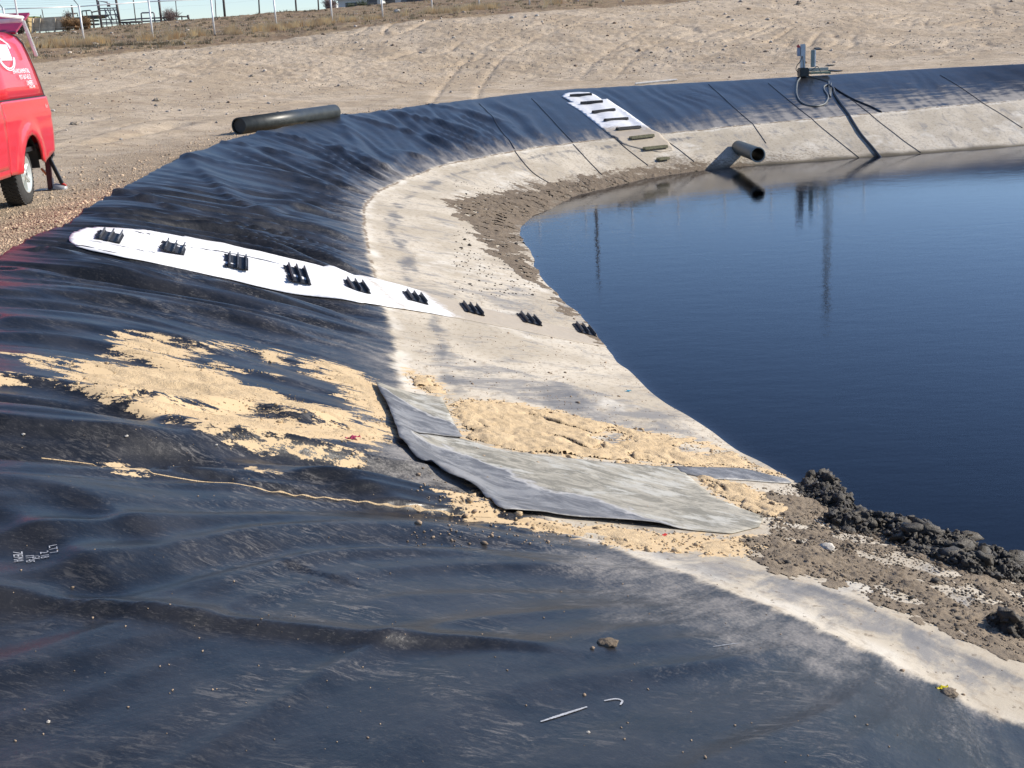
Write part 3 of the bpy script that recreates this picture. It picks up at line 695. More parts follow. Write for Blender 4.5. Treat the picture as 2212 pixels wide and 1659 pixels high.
# ------------------------------------------------------------------ patches of older liner welded over the near bank
def mat_patch():
    t = NT('scuffed_patch'); o = t.obj(); st = t.noise(t.vmul(o, (1.2, 2., 2.)), 2.2, 10, .74, dist=.7); n = t.noise(o, 1.1, 5, .6)
    c = t.mix(t.ramp(st, .42, .60), (.055, .057, .066), (.20, .20, .205))
    tn = t.ramp(t.math('ADD', t.attr('down'), t.math('MULTIPLY', t.math('SUBTRACT', n, .5), 1.8)), .32, .5)
    c2 = t.mix(t.ramp(st, .42, .58), (.19, .18, .15), (.36, .335, .28))
    c2 = t.mix(t.ramp(t.noise(t.vmul(o, (1.6, 3., 2.)), 1.5, 8, .7), .50, .60), c2, (.42, .41, .37))
    c = t.mix(tn, c, c2)
    edge = t.math('SUBTRACT', 1., t.math('ABSOLUTE', t.math('MULTIPLY', t.math('SUBTRACT', tn, .35), 2.4)), True)
    c = t.mix(t.math('MULTIPLY', edge, .7), c, (.50, .49, .48))
    c = t.mix(t.ramp(t.noise(o, 40., 3, .7), .62, .72, 0, .5), c, (.1, .1, .1))
    return t.fin(c, t.mix(tn, .5, .85), 0, .4, t.bump(t.noise(o, 3.5, 6), .8, .03))
MP = mat_patch()
def mk_down(P0, P1):
    a, b_ = S(*P0)[:2], S(*P1)[:2]; d = b_-a; L = d@d
    return lambda x, y, dd: ((x-a[0])*d[0]+(y-a[1])*d[1])/L
E1 = PL([(812, 832), (850, 925), (858, 960), (1010, 1055)]); 
def lift1(x, y, d):
    e = sdpoly(x, y, dense(E1), False); return (.03+.02*noise(x*3, y*3, 90))*np.exp(-(e/.14)**2)+.006
dn = mk_down((880, 900), (1010, 900))
pt1, _ = sheet('liner_patch', [(812, 832), (880, 850), (955, 862), (968, 890), (985, 925), (1000, 948), (930, 941), (858, 934), (850, 915), (842, 890), (826, 862)], .04, .012, MP, attrs=dict(down=mk_down((880, 900), (965, 900))), thick=.004, lift=lift1)
tag(pt1, 'smaller grey scuffed liner patch with a curled edge, at the top of the sand', 'liner patch', 'grey liner patches over the bank')
E2 = PL([(860, 945), (890, 990), (1010, 1056)]); E3 = PL([(1068, 1098), (1090, 1110), (1300, 1130), (1420, 1141)])
def lift2(x, y, d):
    e = sdpoly(x, y, dense(E2), False); e3 = sdpoly(x, y, dense(E3), False)
    return (.04+.03*noise(x*2.5, y*2.5, 91))*np.exp(-(e/.16)**2)+(.02+.02*noise(x*2, y*2, 92))*np.exp(-(e3/.13)**2)+.002
pt2, _ = sheet('liner_patch', [(858, 932), (930, 941), (1000, 950), (1050, 966), (1100, 978), (1230, 992), (1330, 1003), (1465, 1012), (1500, 1040), (1540, 1075), (1600, 1100), (1650, 1118), (1640, 1140), (1580, 1155), (1500, 1148), (1400, 1138), (1300, 1128), (1180, 1116), (1090, 1108), (1072, 1100), (1040, 1072), (1012, 1056), (950, 1024), (900, 995), (866, 962)], .05, .008, MP, attrs=dict(down=mk_down((960, 1000), (1090, 985))), thick=.004, lift=lift2)
tag(pt2, 'large pale grey liner patch with whitish stains, lying below the smaller patch', 'liner patch', 'grey liner patches over the bank')
pt3, _ = sheet('liner_patch', [(1455, 1008), (1600, 1012), (1700, 1036), (1712, 1046), (1620, 1040), (1540, 1036), (1468, 1022)], .05, .008, MP, attrs=dict(down=zero), thick=.004, lift=lambda x, y, d: .02*sst(0, .12, d))
tag(pt3, 'narrow rolled strip of grey liner lying between the sand and the water edge', 'liner strip')

# ------------------------------------------------------------------ sand, fines, mud: loose heaps on the liner, in one sheet each
_TG, _WG = np.meshgrid(_T, _W, indexing='ij')
def TW(p):
    i = np.argmin((_x-p[0])**2+(_y-p[1])**2); i = np.unravel_index(i, _x.shape); return _T[i[0]], _W[i[1]]
hbv = BVHTree.FromPolygons([tuple(v) for v in _V], gridF(900, 90).tolist())
def heap(name, polys, holes, step, hfun, mat, thr=-.006, soft=.12, ragged=.10, attrs=None, stretch=(1.2, 3.2), seed=100, extra=None):
    polys = [PLD(p) for p in polys]; holes = [PLD(p) for p in holes]
    allp = np.vstack(polys); tw = np.array([TW(p) for p in allp])
    t0, t1 = tw[:, 0].min()-.12, tw[:, 0].max()+.12; w0, w1 = tw[:, 1].min()-.06, min(2.9, tw[:, 1].max()+.06)
    ln = Sof(np.array(t1))-Sof(np.array(t0)); nt_ = int(ln/step); nw_ = int((w1-w0)*3.4/step)
    T, W_ = np.meshgrid(np.linspace(t0, t1, nt_), np.linspace(w0, w1, nw_), indexing='ij')
    x, y, z, s = liner_at(T, W_)
    m = np.full(x.shape, -9.)
    for p in polys: m = np.maximum(m, -sdpoly(x, y, p))
    for p in holes: m = np.minimum(m, sdpoly(x, y, p))
    mm = W_*3.4
    m = m+ragged*fbm(s*stretch[1], mm*stretch[0], 5, seed, .62)
    h = hfun(x, y, m, s, mm)
    keep = h > thr
    F_ = gridF(nt_, nw_); kf = keep.ravel()[F_].all(1); F_ = F_[kf]
    used = np.unique(F_); mp = np.full(x.size, -1); mp[used] = np.arange(len(used))
    V = np.stack([x, y, z+h], -1).reshape(-1, 3)[used]
    at = {k: f(x, y, m, s, mm).ravel()[used] for k, f in (attrs or {}).items()}
    print(name, V.shape)
    return from_np(name, V, mp[F_], mat, attrs=at)
def sand_mat(name, a, b_, dk, wet=.0):
    t = NT(name); o = t.obj(); n = t.noise(o, 4., 6, .65); f = t.noise(o, 70., 4, .75)
    c = t.mix(t.ramp(n, .3, .7), a, b_); c = t.mix(t.math('MULTIPLY', t.ramp(f, .56, .7), .7), c, dk)
    c = t.mix(t.math('MULTIPLY', t.ramp(t.noise(o, 18., 4, .7), .55, .72), .45), c, dk)
    return t.fin(c, .95-wet, 0, .3, t.bump(t.math('ADD', f, t.math('MULTIPLY', t.noise(o, 20., 4, .7), 1.5)), .8, .012))
MS = sand_mat('pale_sand', (.62, .47, .29), (.52, .385, .23), (.36, .25, .14))
def hs(x, y, m, s, mm):
    edge = sst(0, .10, m); return np.where(m < .09, -.02, -.006+.008*sst(.09, .16, m))+.008*sst(.09, .25, m)+.006*edge*fbm(x*9, y*9, 4, 7)+.02*sst(.08, .4, m)*np.abs(fbm(x*2.6, y*2.6, 4, 8))
SA = [[(18, 764), (60, 768), (150, 777), (240, 784), (330, 790), (470, 797), (490, 812), (560, 835), (640, 862), (700, 880), (780, 895), (850, 920), (858, 958), (800, 958), (720, 955), (640, 945), (560, 942), (480, 928), (400, 910), (300, 880), (200, 845), (110, 800), (60, 785)],
      [(-20, 808), (60, 814), (130, 822), (200, 838), (240, 856), (150, 836), (60, 826), (-20, 822)],
      [(232, 735), (262, 723), (300, 722), (340, 732), (385, 748), (430, 770), (400, 776), (350, 765), (300, 752)], [(228, 764), (262, 748), (330, 752), (400, 780), (470, 795), (400, 797), (300, 784)],
      [(360, 742), (420, 745), (470, 752), (430, 756)], [(440, 742), (500, 742), (560, 755), (618, 760), (615, 785), (580, 783), (560, 764), (500, 752)],
      [(430, 785), (520, 793), (580, 805), (520, 803)], [(640, 778), (690, 775), (740, 790), (800, 820), (850, 850), (850, 930), (810, 905), (780, 890), (760, 870), (730, 850), (750, 835), (700, 822), (660, 806), (700, 800), (650, 792)],
      [(392, 815), (430, 816), (440, 824), (410, 826)], [(445, 828), (515, 838), (500, 844), (450, 836)], [(500, 852), (560, 866), (640, 884), (700, 895), (640, 900), (560, 880)],
      [(485, 946), (560, 952), (545, 958), (500, 956)], [(600, 955), (650, 958), (720, 975), (800, 990), (770, 1000), (700, 985), (640, 972)], [(1005, 1040), (1060, 1066), (1040, 1064)], 
      [(860, 940), (880, 936), (868, 952)], [(240, 1007), (300, 1015), (260, 1012)], [(540, 1012), (560, 1014), (550, 1018)]]
SH = [[(90, 782), (130, 780), (175, 797), (140, 800)], [(0, 796), (90, 812), (190, 830), (150, 831), (60, 818), (0, 808)], [(560, 870), (640, 892), (730, 915), (690, 912), (600, 892)], [(760, 900), (790, 896), (800, 908), (775, 912)], [(300, 848), (420, 868), (560, 892), (700, 920), (620, 909), (480, 882), (380, 862)], [(690, 840), (735, 846), (740, 868), (700, 862)]]
k_ = (LX > -7) & (LX < 5) & (LY > 4) & (LY < 13) & (GW > -.3) & (GW < 2.2)
sand1 = heap('sand', SA, SH, .0125, hs, MS, ragged=.085, stretch=(1.0, 6.), seed=101)
tag(sand1, 'pale yellow sand spilled in ragged streaks over the black liner on the left', 'sand', 'sand spilled on the pond bank', kind='stuff')
def hs2(x, y, m, s, mm):
    edge = sst(0, .16, m); foot = noise(x*2.1, y*1.7, 19)
    return np.where(m < .07, -.02, -.006+.009*sst(.07, .13, m))+.010*edge+.008*edge*fbm(x*10, y*10, 4, 7)+edge*(.035*np.abs(fbm(x*2.2, y*3.2, 5, 18))-.045*np.exp(-(foot/.06)**2)*sst(0, .3, noise(x*.9, y*.9, 23)))
SB = [[(962, 864), (1040, 864), (1100, 868), (1180, 882), (1270, 905), (1330, 920), (1400, 932), (1480, 945), (1545, 958), (1600, 985), (1640, 1008), (1610, 1018), (1530, 1010), (1470, 1010), (1400, 1003), (1310, 996), (1220, 986), (1120, 975), (1040, 958), (1000, 946), (980, 905)],
      [(1620, 1000), (1700, 1030), (1650, 1026)],
      [(1500, 1026), (1560, 1036), (1620, 1050), (1680, 1078), (1720, 1110), (1690, 1125), (1640, 1112), (1580, 1092), (1535, 1060)], [(880, 856), (960, 858), (1000, 868), (960, 866)],
      [(880, 800), (920, 810), (970, 850), (930, 852), (890, 830)]]
SBH = [[(1290, 940), (1330, 935), (1340, 950), (1310, 955)], [(1440, 962), (1500, 960), (1570, 975), (1540, 978), (1480, 974)], [(1180, 860), (1300, 890), (1330, 905), (1200, 880)]]
sand2 = heap('sand', SB, SBH, .014, hs2, MS, ragged=.10, stretch=(1.2, 3.), seed=131)
tag(sand2, 'trampled heap of pale sand between the grey patches and the water', 'sand', 'sand spilled on the pond bank', kind='stuff')
SC = [[(945, 1078), (985, 1068), (1030, 1068), (1070, 1092), (1085, 1112), (1180, 1122), (1300, 1135), (1420, 1147), (1560, 1160), (1650, 1158), (1690, 1166), (1640, 1180), (1610, 1205), (1520, 1196), (1420, 1192), (1330, 1184), (1290, 1166), (1180, 1150), (1080, 1132), (1020, 1112), (970, 1095)]]
sand3 = heap('sand', SC, [[(1010, 1092), (1040, 1096), (1030, 1104)], [(1440, 1176), (1480, 1180), (1470, 1188)]], .012, hs, MS, ragged=.085, stretch=(1.5, 4.), seed=151)
tag(sand3, 'strip of pale sand below the large grey patch', 'sand', 'sand spilled on the pond bank', kind='stuff')
_m = np.full(int(k_.sum()), -3.)
for _p in SA+SB+SC: _m = np.maximum(_m, -sdpoly(LX[k_], LY[k_], PLD(_p)))
for _p in SH+SBH: _m = np.minimum(_m, sdpoly(LX[k_], LY[k_], PLD(_p)))
sandm[k_] = _m; liner.data.attributes['sandm'].data.foreach_set('value', sandm.astype(np.float32).ravel())
# thin line of sand caught in the seam
P = resamp(np.array([SL(*p) for p in [(90, 990), (200, 1003), (330, 1023), (450, 1042), (600, 1062), (720, 1078), (850, 1094), (960, 1106), (1060, 1118)]]), 260)
V = []
for i, p in enumerate(P):
    wd = .003+.007*max(0, noise(np.array(i*.11), np.array(3.), 5)*1.5)*(1 if i > 50 else .3); t_ = P[min(i+1, 259)]-P[max(i-1, 0)]; s_ = np.array([-t_[1], t_[0], 0]); s_ /= np.linalg.norm(s_)
    for a in (-1, 0, 1):
        q_ = p+s_*wd*a; z = drop(q_[0], q_[1]); V.append((q_[0], q_[1], z+(.004 if a == 0 else .001)))
tag(from_np('sand_line', np.array(V), gridF(260, 3), MS), 'thin line of pale sand caught along the seam of the near black liner', 'sand')

MF = sand_mat('grey_brown_silt', (.27, .215, .155), (.20, .158, .115), (.10, .08, .06))
def hf(x, y, m, s, mm):
    e = sst(0, .25, m); return np.where(m < 0, -.02, -.006+.010*sst(0, .03, m))+e*(.008+.022*np.abs(fbm(x*14, y*14, 4, 27))+.03*np.maximum(0, fbm(x*4, y*4, 4, 28)-.1))
FA = [[(1640, 1090), (1700, 1058), (1730, 1052), (1790, 1090), (1880, 1130), (2000, 1195), (2120, 1235), (2240, 1270), (2240, 1425), (2130, 1400), (2060, 1372), (1990, 1340), (1900, 1308), (1880, 1290), (1870, 1262), (1800, 1258), (1700, 1232), (1640, 1210), (1600, 1180), (1680, 1160)]]
FH = [[(1780, 1120), (1850, 1140), (1900, 1172), (1860, 1180), (1800, 1150)], [(1830, 1190), (1960, 1205), (2050, 1232), (1990, 1236), (1880, 1210)], [(2020, 1262), (2110, 1270), (2190, 1310), (2130, 1316), (2050, 1290)], [(1900, 1262), (1960, 1290), (1920, 1295)], [(1680, 1130), (1740, 1140), (1700, 1150)]]
silt1 = heap('silt', FA, FH, .016, hf, MF, ragged=.20, stretch=(2.2, 2.6), seed=171)
tag(silt1, 'crumbly grey brown silt spread beside the dark mud at the right edge', 'silt', 'silt and mud at the water edge', kind='stuff')
def hg(x, y, m, s, mm):
    e = sst(0, .6, m); crk = np.abs(noise(x*2.3+.6*noise(x*5, y*5, 3), y*1.6, 33))
    return np.where(m < 0, -.02, -.006+.010*sst(0, .05, m))+e*(.012+.035*np.abs(fbm(x*5, y*4, 4, 31))-.05*np.exp(-(crk/.045)**2))
GAp = [[(950, 432), (1010, 425), (1080, 415), (1150, 400), (1230, 385), (1330, 368), (1440, 358), (1500, 352), (1580, 352), (1650, 356), (1640, 368), (1560, 378), (1450, 390), (1380, 402), (1300, 418), (1230, 438), (1170, 460), (1135, 485), (1128, 510), (1140, 550), (1160, 585), (1190, 622), (1150, 610), (1100, 585), (1060, 545), (1035, 515), (1010, 480), (975, 455)],
       [(1170, 610), (1200, 628), (1250, 680), (1300, 725), (1320, 752), (1290, 742), (1240, 700), (1200, 665)]]
MM2 = sand_mat('cracked_mud', (.20, .158, .115), (.15, .115, .082), (.055, .042, .03))
silt2 = heap('mud', GAp, [], .035, hg, MM2, ragged=.30, stretch=(1.6, 1.4), seed=191)
tag(silt2, 'cracked brown mud flat in the inner bend of the pond', 'mud', 'silt and mud at the water edge', kind='stuff')
MM = NT('dark_wet_mud'); _o = MM.obj(); _n = MM.noise(_o, 9., 5, .7)
MMm = MM.fin(MM.mix(MM.ramp(_n, .3, .7), (.030, .025, .020), (.075, .062, .046)), MM.ramp(_n, .3, .8, .45, .85), 0, .5, MM.bump(MM.noise(_o, 45., 5, .75), .9, .02))
def hm(x, y, m, s, mm):
    e = sst(0, .22, m)
    cl = 0
    for k, (f, a) in enumerate([(2.6, .06), (6., .035), (13., .02), (27, .008)]):
        nn = noise(x*f+2*noise(x*f*.4, y*f*.4, 60+k), y*f*1.15, 40+k); cl = cl+a*(.9-np.minimum(1, np.abs(nn)*1.5)**.8)
    return np.where(m < 0, -.05, -.03+.035*sst(0, .05, m))+e*(.03+1.1*cl)
MA = [[(1715, 1046), (1750, 1040), (1800, 1042), (1850, 1065), (1873, 1090), (1868, 1112), (1830, 1120), (1790, 1108), (1750, 1090), (1725, 1065)],
      [(1770, 1128), (1830, 1122), (1890, 1128), (1960, 1140), (2020, 1160), (2100, 1185), (2170, 1210), (2240, 1230), (2240, 1278), (2180, 1262), (2110, 1250), (2040, 1225), (1960, 1192), (1900, 1165), (1830, 1145)],
      [(2150, 1345), (2200, 1325), (2240, 1320), (2240, 1390), (2190, 1385), (2140, 1370)], [(2050, 1160), (2080, 1155), (2085, 1170), (2060, 1172)]]
mud = heap('mud_bank', MA, [], .011, hm, MMm, thr=-.045, ragged=.14, stretch=(3., 3.), seed=211)
tag(mud, 'lumpy bank of dark wet mud heaped along the near water edge', 'mud', 'silt and mud at the water edge', kind='stuff')
def clod(px, r, mat, name, label, cat, group=None, sq=.6, off=0.):
    p = SL(*px); b_ = bmesh.new(); bmesh.ops.create_icosphere(b_, subdivisions=3, radius=r)
    sd_ = random.random()*50
    for v in b_.verts:
        c = v.co.normalized(); k = 1+.35*float(noise(np.array(c.x*2+sd_), np.array(c.y*2+c.z*1.7), 3))+.18*float(noise(np.array(c.x*6+sd_), np.array(c.y*6+c.z*5), 4)); v.co = Vector((v.co.x*k*1.2, v.co.y*k, v.co.z*k*sq))
    me = bpy.data.meshes.new(name); b_.to_mesh(me); b_.free(); o = link(name, me, mat); o.location = (p[0], p[1], p[2]+r*sq*.5+off); o.rotation_euler.z = random.random()*6; me.shade_smooth()
    return tag(o, label, cat, group)
clod((1312, 1392), .035, MM2.copy() if False else MM2, 'mud_clod', 'brown mud clod lying alone on the near black liner', 'mud clod', sq=.4)
clod((2050, 1500), .035, MF, 'mud_clod', 'pale mud clod at the edge of the tan band in the lower right', 'mud clod', sq=.4)
Mst = simple('pale_stone', (.50, .46, .40), .85, 0, .2, 20, bmp=.5)
for x, y, r, l in [(50, 939, .018, 'white pebble on the black liner at the far left'), (273, 943, .02, 'tan pebble on the black liner left of the seam ridge'), (467, 962, .016, 'small pale pebble on the black liner below the sand'), (104, 1560, .012, 'tiny white pebble near the lower left corner'), (1270, 1583, .012, 'grey pebble near the bottom below the chalk line')]:
    clod((x, y), r*.5, Mst, 'pebble', l, 'pebble', 'pebbles on the black liner')
for x, y, r, l in [(1785, 1188, .05, 'white stone among the silt right of the sand'), (2060, 1165, .06, 'black mud lump standing in the water edge'), (1830, 1150, .05, 'dark mud lump between the two mud heaps')]:
    clod((x, y), r, Mst if 'white' in l else MMm, 'stone' if 'white' in l else 'mud_clod', l, 'stone' if 'white' in l else 'mud clod')
# scattered crumbs on the foreground liner and sediment
def scatter(name, n, area, rr, mat, seed, hit, label=None, cat=None, group=None, squash=.7, sub=1, rough=0.):
    rg = np.random.default_rng(seed); b_ = bmesh.new(); bmesh.ops.create_icosphere(b_, subdivisions=sub, radius=1.)
    bv = np.array([v.co[:] for v in b_.verts]); bf = np.array([[v.index for v in f.verts] for f in b_.faces]); b_.free()
    Vs, Fs = [], []; k = 0
    for i in range(n):
        p = area(rg)
        if p is None: continue
        z = hit(p[0], p[1])
        if z is None: continue
        r = rg.uniform(*rr)*(p[2] if len(p) > 2 else 1)*(1+1.5*(rg.random() > .95))
        v = bv*rg.uniform(.65, 1.3, (len(bv), 1)) if not rough else bv*(1+.9*noise(bv[:, :1]*1.4+i*3.7, bv[:, 1:2]*1.4+bv[:, 2:]*1.3, 9)+rg.uniform(-rough, rough, (len(bv), 1))*.5)*rg.uniform(.6, 1.2, (1, 3)); a = rg.uniform(0, 6.3); c, s_ = math.cos(a), math.sin(a)
        v = v*[1.25, .9, squash]; v = np.stack([v[:, 0]*c-v[:, 1]*s_, v[:, 0]*s_+v[:, 1]*c, v[:, 2]], -1)*r
        Vs.append(v+[p[0], p[1], z+r*.25]); Fs.append(bf+k); k += len(bv)
    o = from_np(name, np.vstack(Vs), np.vstack(Fs), mat, smooth=False)
    return tag(o, label, cat, group, kind='stuff')
mbvh = BVHTree.FromObject(mud, bpy.context.evaluated_depsgraph_get())
def mudz(x, y):
    h = mbvh.ray_cast(Vector((x, y, 8)), Vector((0, 0, -1)), 30)
    return h[0].z if h[0] is not None else None
def in_poly(*px):
    Q = [PLD(p) for p in px]; ar = [np.ptp(q[:, 0])*np.ptp(q[:, 1]) for q in Q]
    def a(rg):
        P = Q[rg.choice(len(Q), p=np.array(ar)/sum(ar))]; x = rg.uniform(P[:, 0].min(), P[:, 0].max()); y = rg.uniform(P[:, 1].min(), P[:, 1].max())
        return (x, y) if sdpoly(np.array([x]), np.array([y]), P)[0] < .06*rg.random() else None
    return a
def in_px(x0, x1, y0, y1, f=SL):
    def a(rg):
        p = f(rg.uniform(x0, x1), rg.uniform(y0, y1)); return p[0], p[1]
    return a
Mcr = simple('crumbs', (.30, .22, .15), .9, 0, .4, 3)
scatter('soil_crumbs', 1600, in_px(880, 1560, 640, 1180), (.003, .008), Mcr, 3, drop, 'small brown soil crumbs scattered over the tan sediment', 'crumbs')
scatter('soil_crumbs', 260, in_px(0, 2212, 900, 1650), (.002, .005), Mcr, 4, drop, 'tiny soil specks scattered over the black foreground liner', 'crumbs')
scatter('soil_crumbs', 5000, in_poly(FA[0]), (.003, .009), MF, 5, lambda x, y: (lambda z: None if z is None else z+.015)(drop(x, y)), 'grey brown crumbs lying on the silt at the right edge', 'crumbs')
Mmd = simple('mud_crumbs', (.06, .05, .038), .8, 0, .4, 3)
scatter('mud_crumbs', 1500, in_poly(FA[0]), (.004, .012), Mmd, 6, lambda x, y: (lambda z: None if z is None else z+.012)(drop(x, y)), 'dark mud crumbs strewn around the near mud heaps', 'crumbs')
for _k, (_n, _rr) in enumerate([(2600, (.012, .028)), (6000, (.006, .014))]):
    scatter('mud_clods', _n, in_poly(*MA), _rr, MMm, 61+_k, lambda x, y: mudz(x, y), ('larger', 'smaller')[_k]+' dark clods heaped over the near mud bank', 'clods', 'clods of the mud bank', .8, sub=2, rough=.3)
scatter('soil_crumbs', 900, in_px(980, 1300, 390, 640), (.006, .018), Mmd, 8, drop, 'dark crumbs strewn over the mud in the bend', 'crumbs')
scatter('sand_grains', 3500, in_poly(*SA), (.002, .007), MS, 71, drop, 'loose sand grains around the sand on the left', 'sand grains')
scatter('sand_grains', 3500, in_poly(*(SB+SC)), (.003, .012), MS, 72, drop, 'loose sand lumps on the sand below and beside the grey patches', 'sand grains')
# scraps
def scrap(px, sz, col, label, ang=0., nm='plastic_scrap'):
    p = SL(*px); me = bpy.data.meshes.new(nm); V = []; n = 7
    for i in range(n):
        for j in range(4): V.append(((i/(n-1)-.5)*sz*2, (j/3-.5)*sz*.8*(1+.3*math.sin(i*2.)), sz*.22*math.sin(i*1.7+j)+sz*.25))
    me.from_pydata(V, [], gridF(n, 4).tolist()); o = link(nm, me, simple(nm+'_colour', col, .6), None, True); o.location = p; o.rotation_euler.z = ang
    tag(o, label, 'scrap')
scrap((763, 948), .05, (.65, .08, .16), 'pink tape scrap lying on the left sand', .3)
scrap((1435, 1158), .03, (.7, .05, .04), 'red tape scrap at the lower edge of the large grey patch', 1.)
scrap((1357, 846), .04, (.10, .45, .60), 'blue plastic scrap on the tan sediment', .5)
scrap((2036, 1488), .03, (.80, .66, .02), 'yellow plastic scrap beside a mud clod in the lower right', .2)
scrap((1357, 632), .03, (.7, .1, .08), 'red scrap on the sediment below the bend', .2)if False else None
# ------------------------------------------------------------------ pipes and pump station
Mpipe = simple('black_pipe', (.028, .032, .030), .42, 0, .25, 6, bmp=.1)
def pipe_on_ground():
    a = uz(516, 274, .24); b_ = uz(722, 243, .24); 
    za, zb = gz(a[0], a[1])+.2, gz(b_[0], b_[1])+.2; a[2] = za; b_[2] = zb
    r = .2; L = np.linalg.norm(b_-a)
    t = empty('drain_pipe', (a+b_)/2-[0, 0, r], 0, 'thick black drain pipe lying on the dirt beside the rim', 'pipe'); inv = Vector(t.location)
    A, B_ = Vector(a)-inv, Vector(b_)-inv
    MB().lathe([(0, r-.022), (0, r), (L, r), (L, r-.022), (L-.02, r-.022), (.02, r-.022), (0, r-.022)], A, B_, 40).build('pipe_wall', Mpipe, t, True)
    d = (B_-A).normalized(); MB().lathe([(0, 0), (0, r*.86), (.012, r*.86), (.012, r*.7), (.05, r*.66), (.05, 0)], A+d*.06, B_, 36).build('end_plug', simple('plug', (.022, .024, .025), .6), t)
pipe_on_ground()
def outlet():
    m = ud(1637, 334, 33.4); k = ud(1597, 319, 36.6); d = Vector(k-m).normalized(); r = .2
    t = empty('outlet_pipe', m, 0, 'grey green outlet pipe sticking out of the far bank above the water', 'pipe')
    B_ = d*3.4; L = 3.4
    Mo = simple('outlet_plastic', (.05, .06, .052), .5, 0, .25, 5)
    MB().lathe([(L, r-.02), (L, r), (.05, r), (.05, r+.012), (0, r+.012), (0, r-.02), (.1, r-.02), (L, r-.02)], (0, 0, 0), B_, 36).build('pipe_wall', Mo, t, True)
    MB().lathe([(0, r+.014), (0, r-.03), (-.006, r-.02), (-.006, r+.014), (0.0, r+.014)], (0, 0, 0), B_, 36).build('pipe_rim', simple('worn_rim', (.22, .24, .22), .5), t, True)
outlet()
Z7 = lambda x, y: ((2360+.09643*x)*.7238, (100+.09643*y)*.7238)
def station():
    D = 46.2
    def W3(x, y, D_=D): return Vector(ud(*Z7(x, y), D_))
    base_ = W3(520, 1230); t = empty('pump_control_post', base_, 0, 'white control post with black pump box on the far rim', 'pump station'); o0 = base_
    Mwh = simple('pale_grey_metal', (.50, .55, .58), .5, .1, .1, 8); Mbr = simple('lit_side_metal', (.85, .86, .86), .4, .2, .05, 8); Mdk = simple('pump_black', (.03, .035, .035), .5, 0, .3, 10); Mgn = simple('weathered_board', (.30, .34, .24), .8, 0, .2, 6)  # Mbr: lit right sides of panel and post, put into the colour
    R = lambda p: p-o0
    def slab(nm, x0, x1, y0, y1, dep, mat, dD=0., bev=.01):
        a, b_, c = W3(x0, y0, D+dD), W3(x1, y0, D+dD), W3(x0, y1, D+dD); wd = (b_-a).length; h = (a-c).length; cen = R((b_+c)/2)
        return MB().box(cen, (wd, dep, h), None, bev).build(nm, mat, t)
    slab('control_panel', 300, 430, 330, 1060, .16, Mwh); slab('panel_edge', 425, 440, 350, 1060, .17, Mbr)
    slab('switch_box', 200, 285, 440, 700, .14, simple('blue_grey_box', (.30, .34, .42), .5), .0); 
    MB().bar(R(W3(205, 360)), R(W3(270, 455)), .03, .1).build('red_handle', simple('red_plastic', (.5, .05, .06), .5), t)
    slab('pump_box', 245, 520, 1060, 1330, .5, Mdk, -.2, .03)
    slab('post', 625, 725, 510, 1040, .1, simple('steel_post', (.20, .26, .27), .4, .3), .1); slab('post_edge', 728, 765, 505, 1035, .11, Mbr, .1)
    slab('beam', 520, 1140, 1060, 1160, .25, simple('concrete_grey', (.36, .38, .36), .8), .1); slab('board', 580, 1180, 1180, 1240, .4, Mgn, -.05)
    for x in (740, 920, 1080, 1175): slab('bracket', x-15, x+15, 1180, 1245, .44, Mgn, -.05, .004)
    for i, px in enumerate([[(350, 690), (300, 850), (190, 1000), (165, 1120), (230, 1200)], [(360, 700), (385, 850), (390, 1080)], [(600, 1160), (730, 1080), (790, 1020), (860, 1050), (940, 1230)]]):
        P = spl([tuple(R(W3(*p, D-.2))) for p in px], 24); MB().tube(P, .014, 6).build('cable', Mdk, t, True)
    for x0, x1, y in ((1150, 1270, 1118), (1180, 1520, 1180), (780, 880, 990)):
        a, b_ = Vector(uz(*Z7(x0, y), .1)), Vector(uz(*Z7(x1, y), .1)); a.z = gz(a.x, a.y)+.03; b_.z = gz(b_.x, b_.y)+.03
        P = MB(); P.bar(a, b_, .3, .03, bev=.01); tag(P.build('board_scrap', Mdk), {1118: 'short dark board lying right of the pump station', 1180: 'long dark board lying flat right of the pump station', 990: 'dark board scrap lying behind the thin white post'}[y], 'board', 'boards around the pump station')
station()
Mh1 = simple('grey_hose', (.13, .14, .14), .5, 0, .2, 5); Mh2 = simple('black_hose', (.018, .018, .02), .45, 0, .2, 5)
def hose(px, r, mat, label, name='hose', n=90):
    P = drape_line([Z5(*p) for p in px], n, r*.9); o = MB().tube(P, r, 8).build(name, mat, None, True); return tag(o, label, 'hose', 'hoses running down the far bank')
hose([(265, 372), (245, 400), (236, 450), (238, 510), (262, 560), (310, 592), (370, 604), (430, 600), (475, 578), (496, 535), (484, 500), (464, 470), (462, 445), (485, 430), (505, 432)], .028, Mh1, 'looped grey hose hanging from the pump box')
hose([(505, 432), (540, 465), (548, 500), (580, 555), (640, 640), (700, 735), (760, 830), (840, 925), (918, 1020), (960, 1070)], .04, Mh2, 'thick black hose running straight down into the water')
hose([(548, 452), (620, 500), (700, 545), (780, 580), (850, 608), (935, 652)], .028, Mh2, 'thin black cable slanting right from the hose bend to the old water line')
Z7l = [Z7(*p) for p in [(500, 1330), (700, 1365), (950, 1355), (1150, 1320), (1260, 1280), (1300, 1220), (1400, 1215)]]
P = drape_line(Z7l, 40, .03); tag(MB().tube(P, .02, 6).build('hose', Mh1, None, True), 'short pale hose curving along the rim right of the pump box', 'hose', 'hoses running down the far bank')
def flat_pipe(a, b_, r, label):
    A, B_ = uz(*a, .1), uz(*b_, .1); A[2] = gz(*A[:2])+r; B_[2] = gz(*B_[:2])+r; tag(MB().tube([A, B_], r, 10).build('white_pipe', simple('white_pvc', (.62, .60, .56), .6)), label, 'pipe')
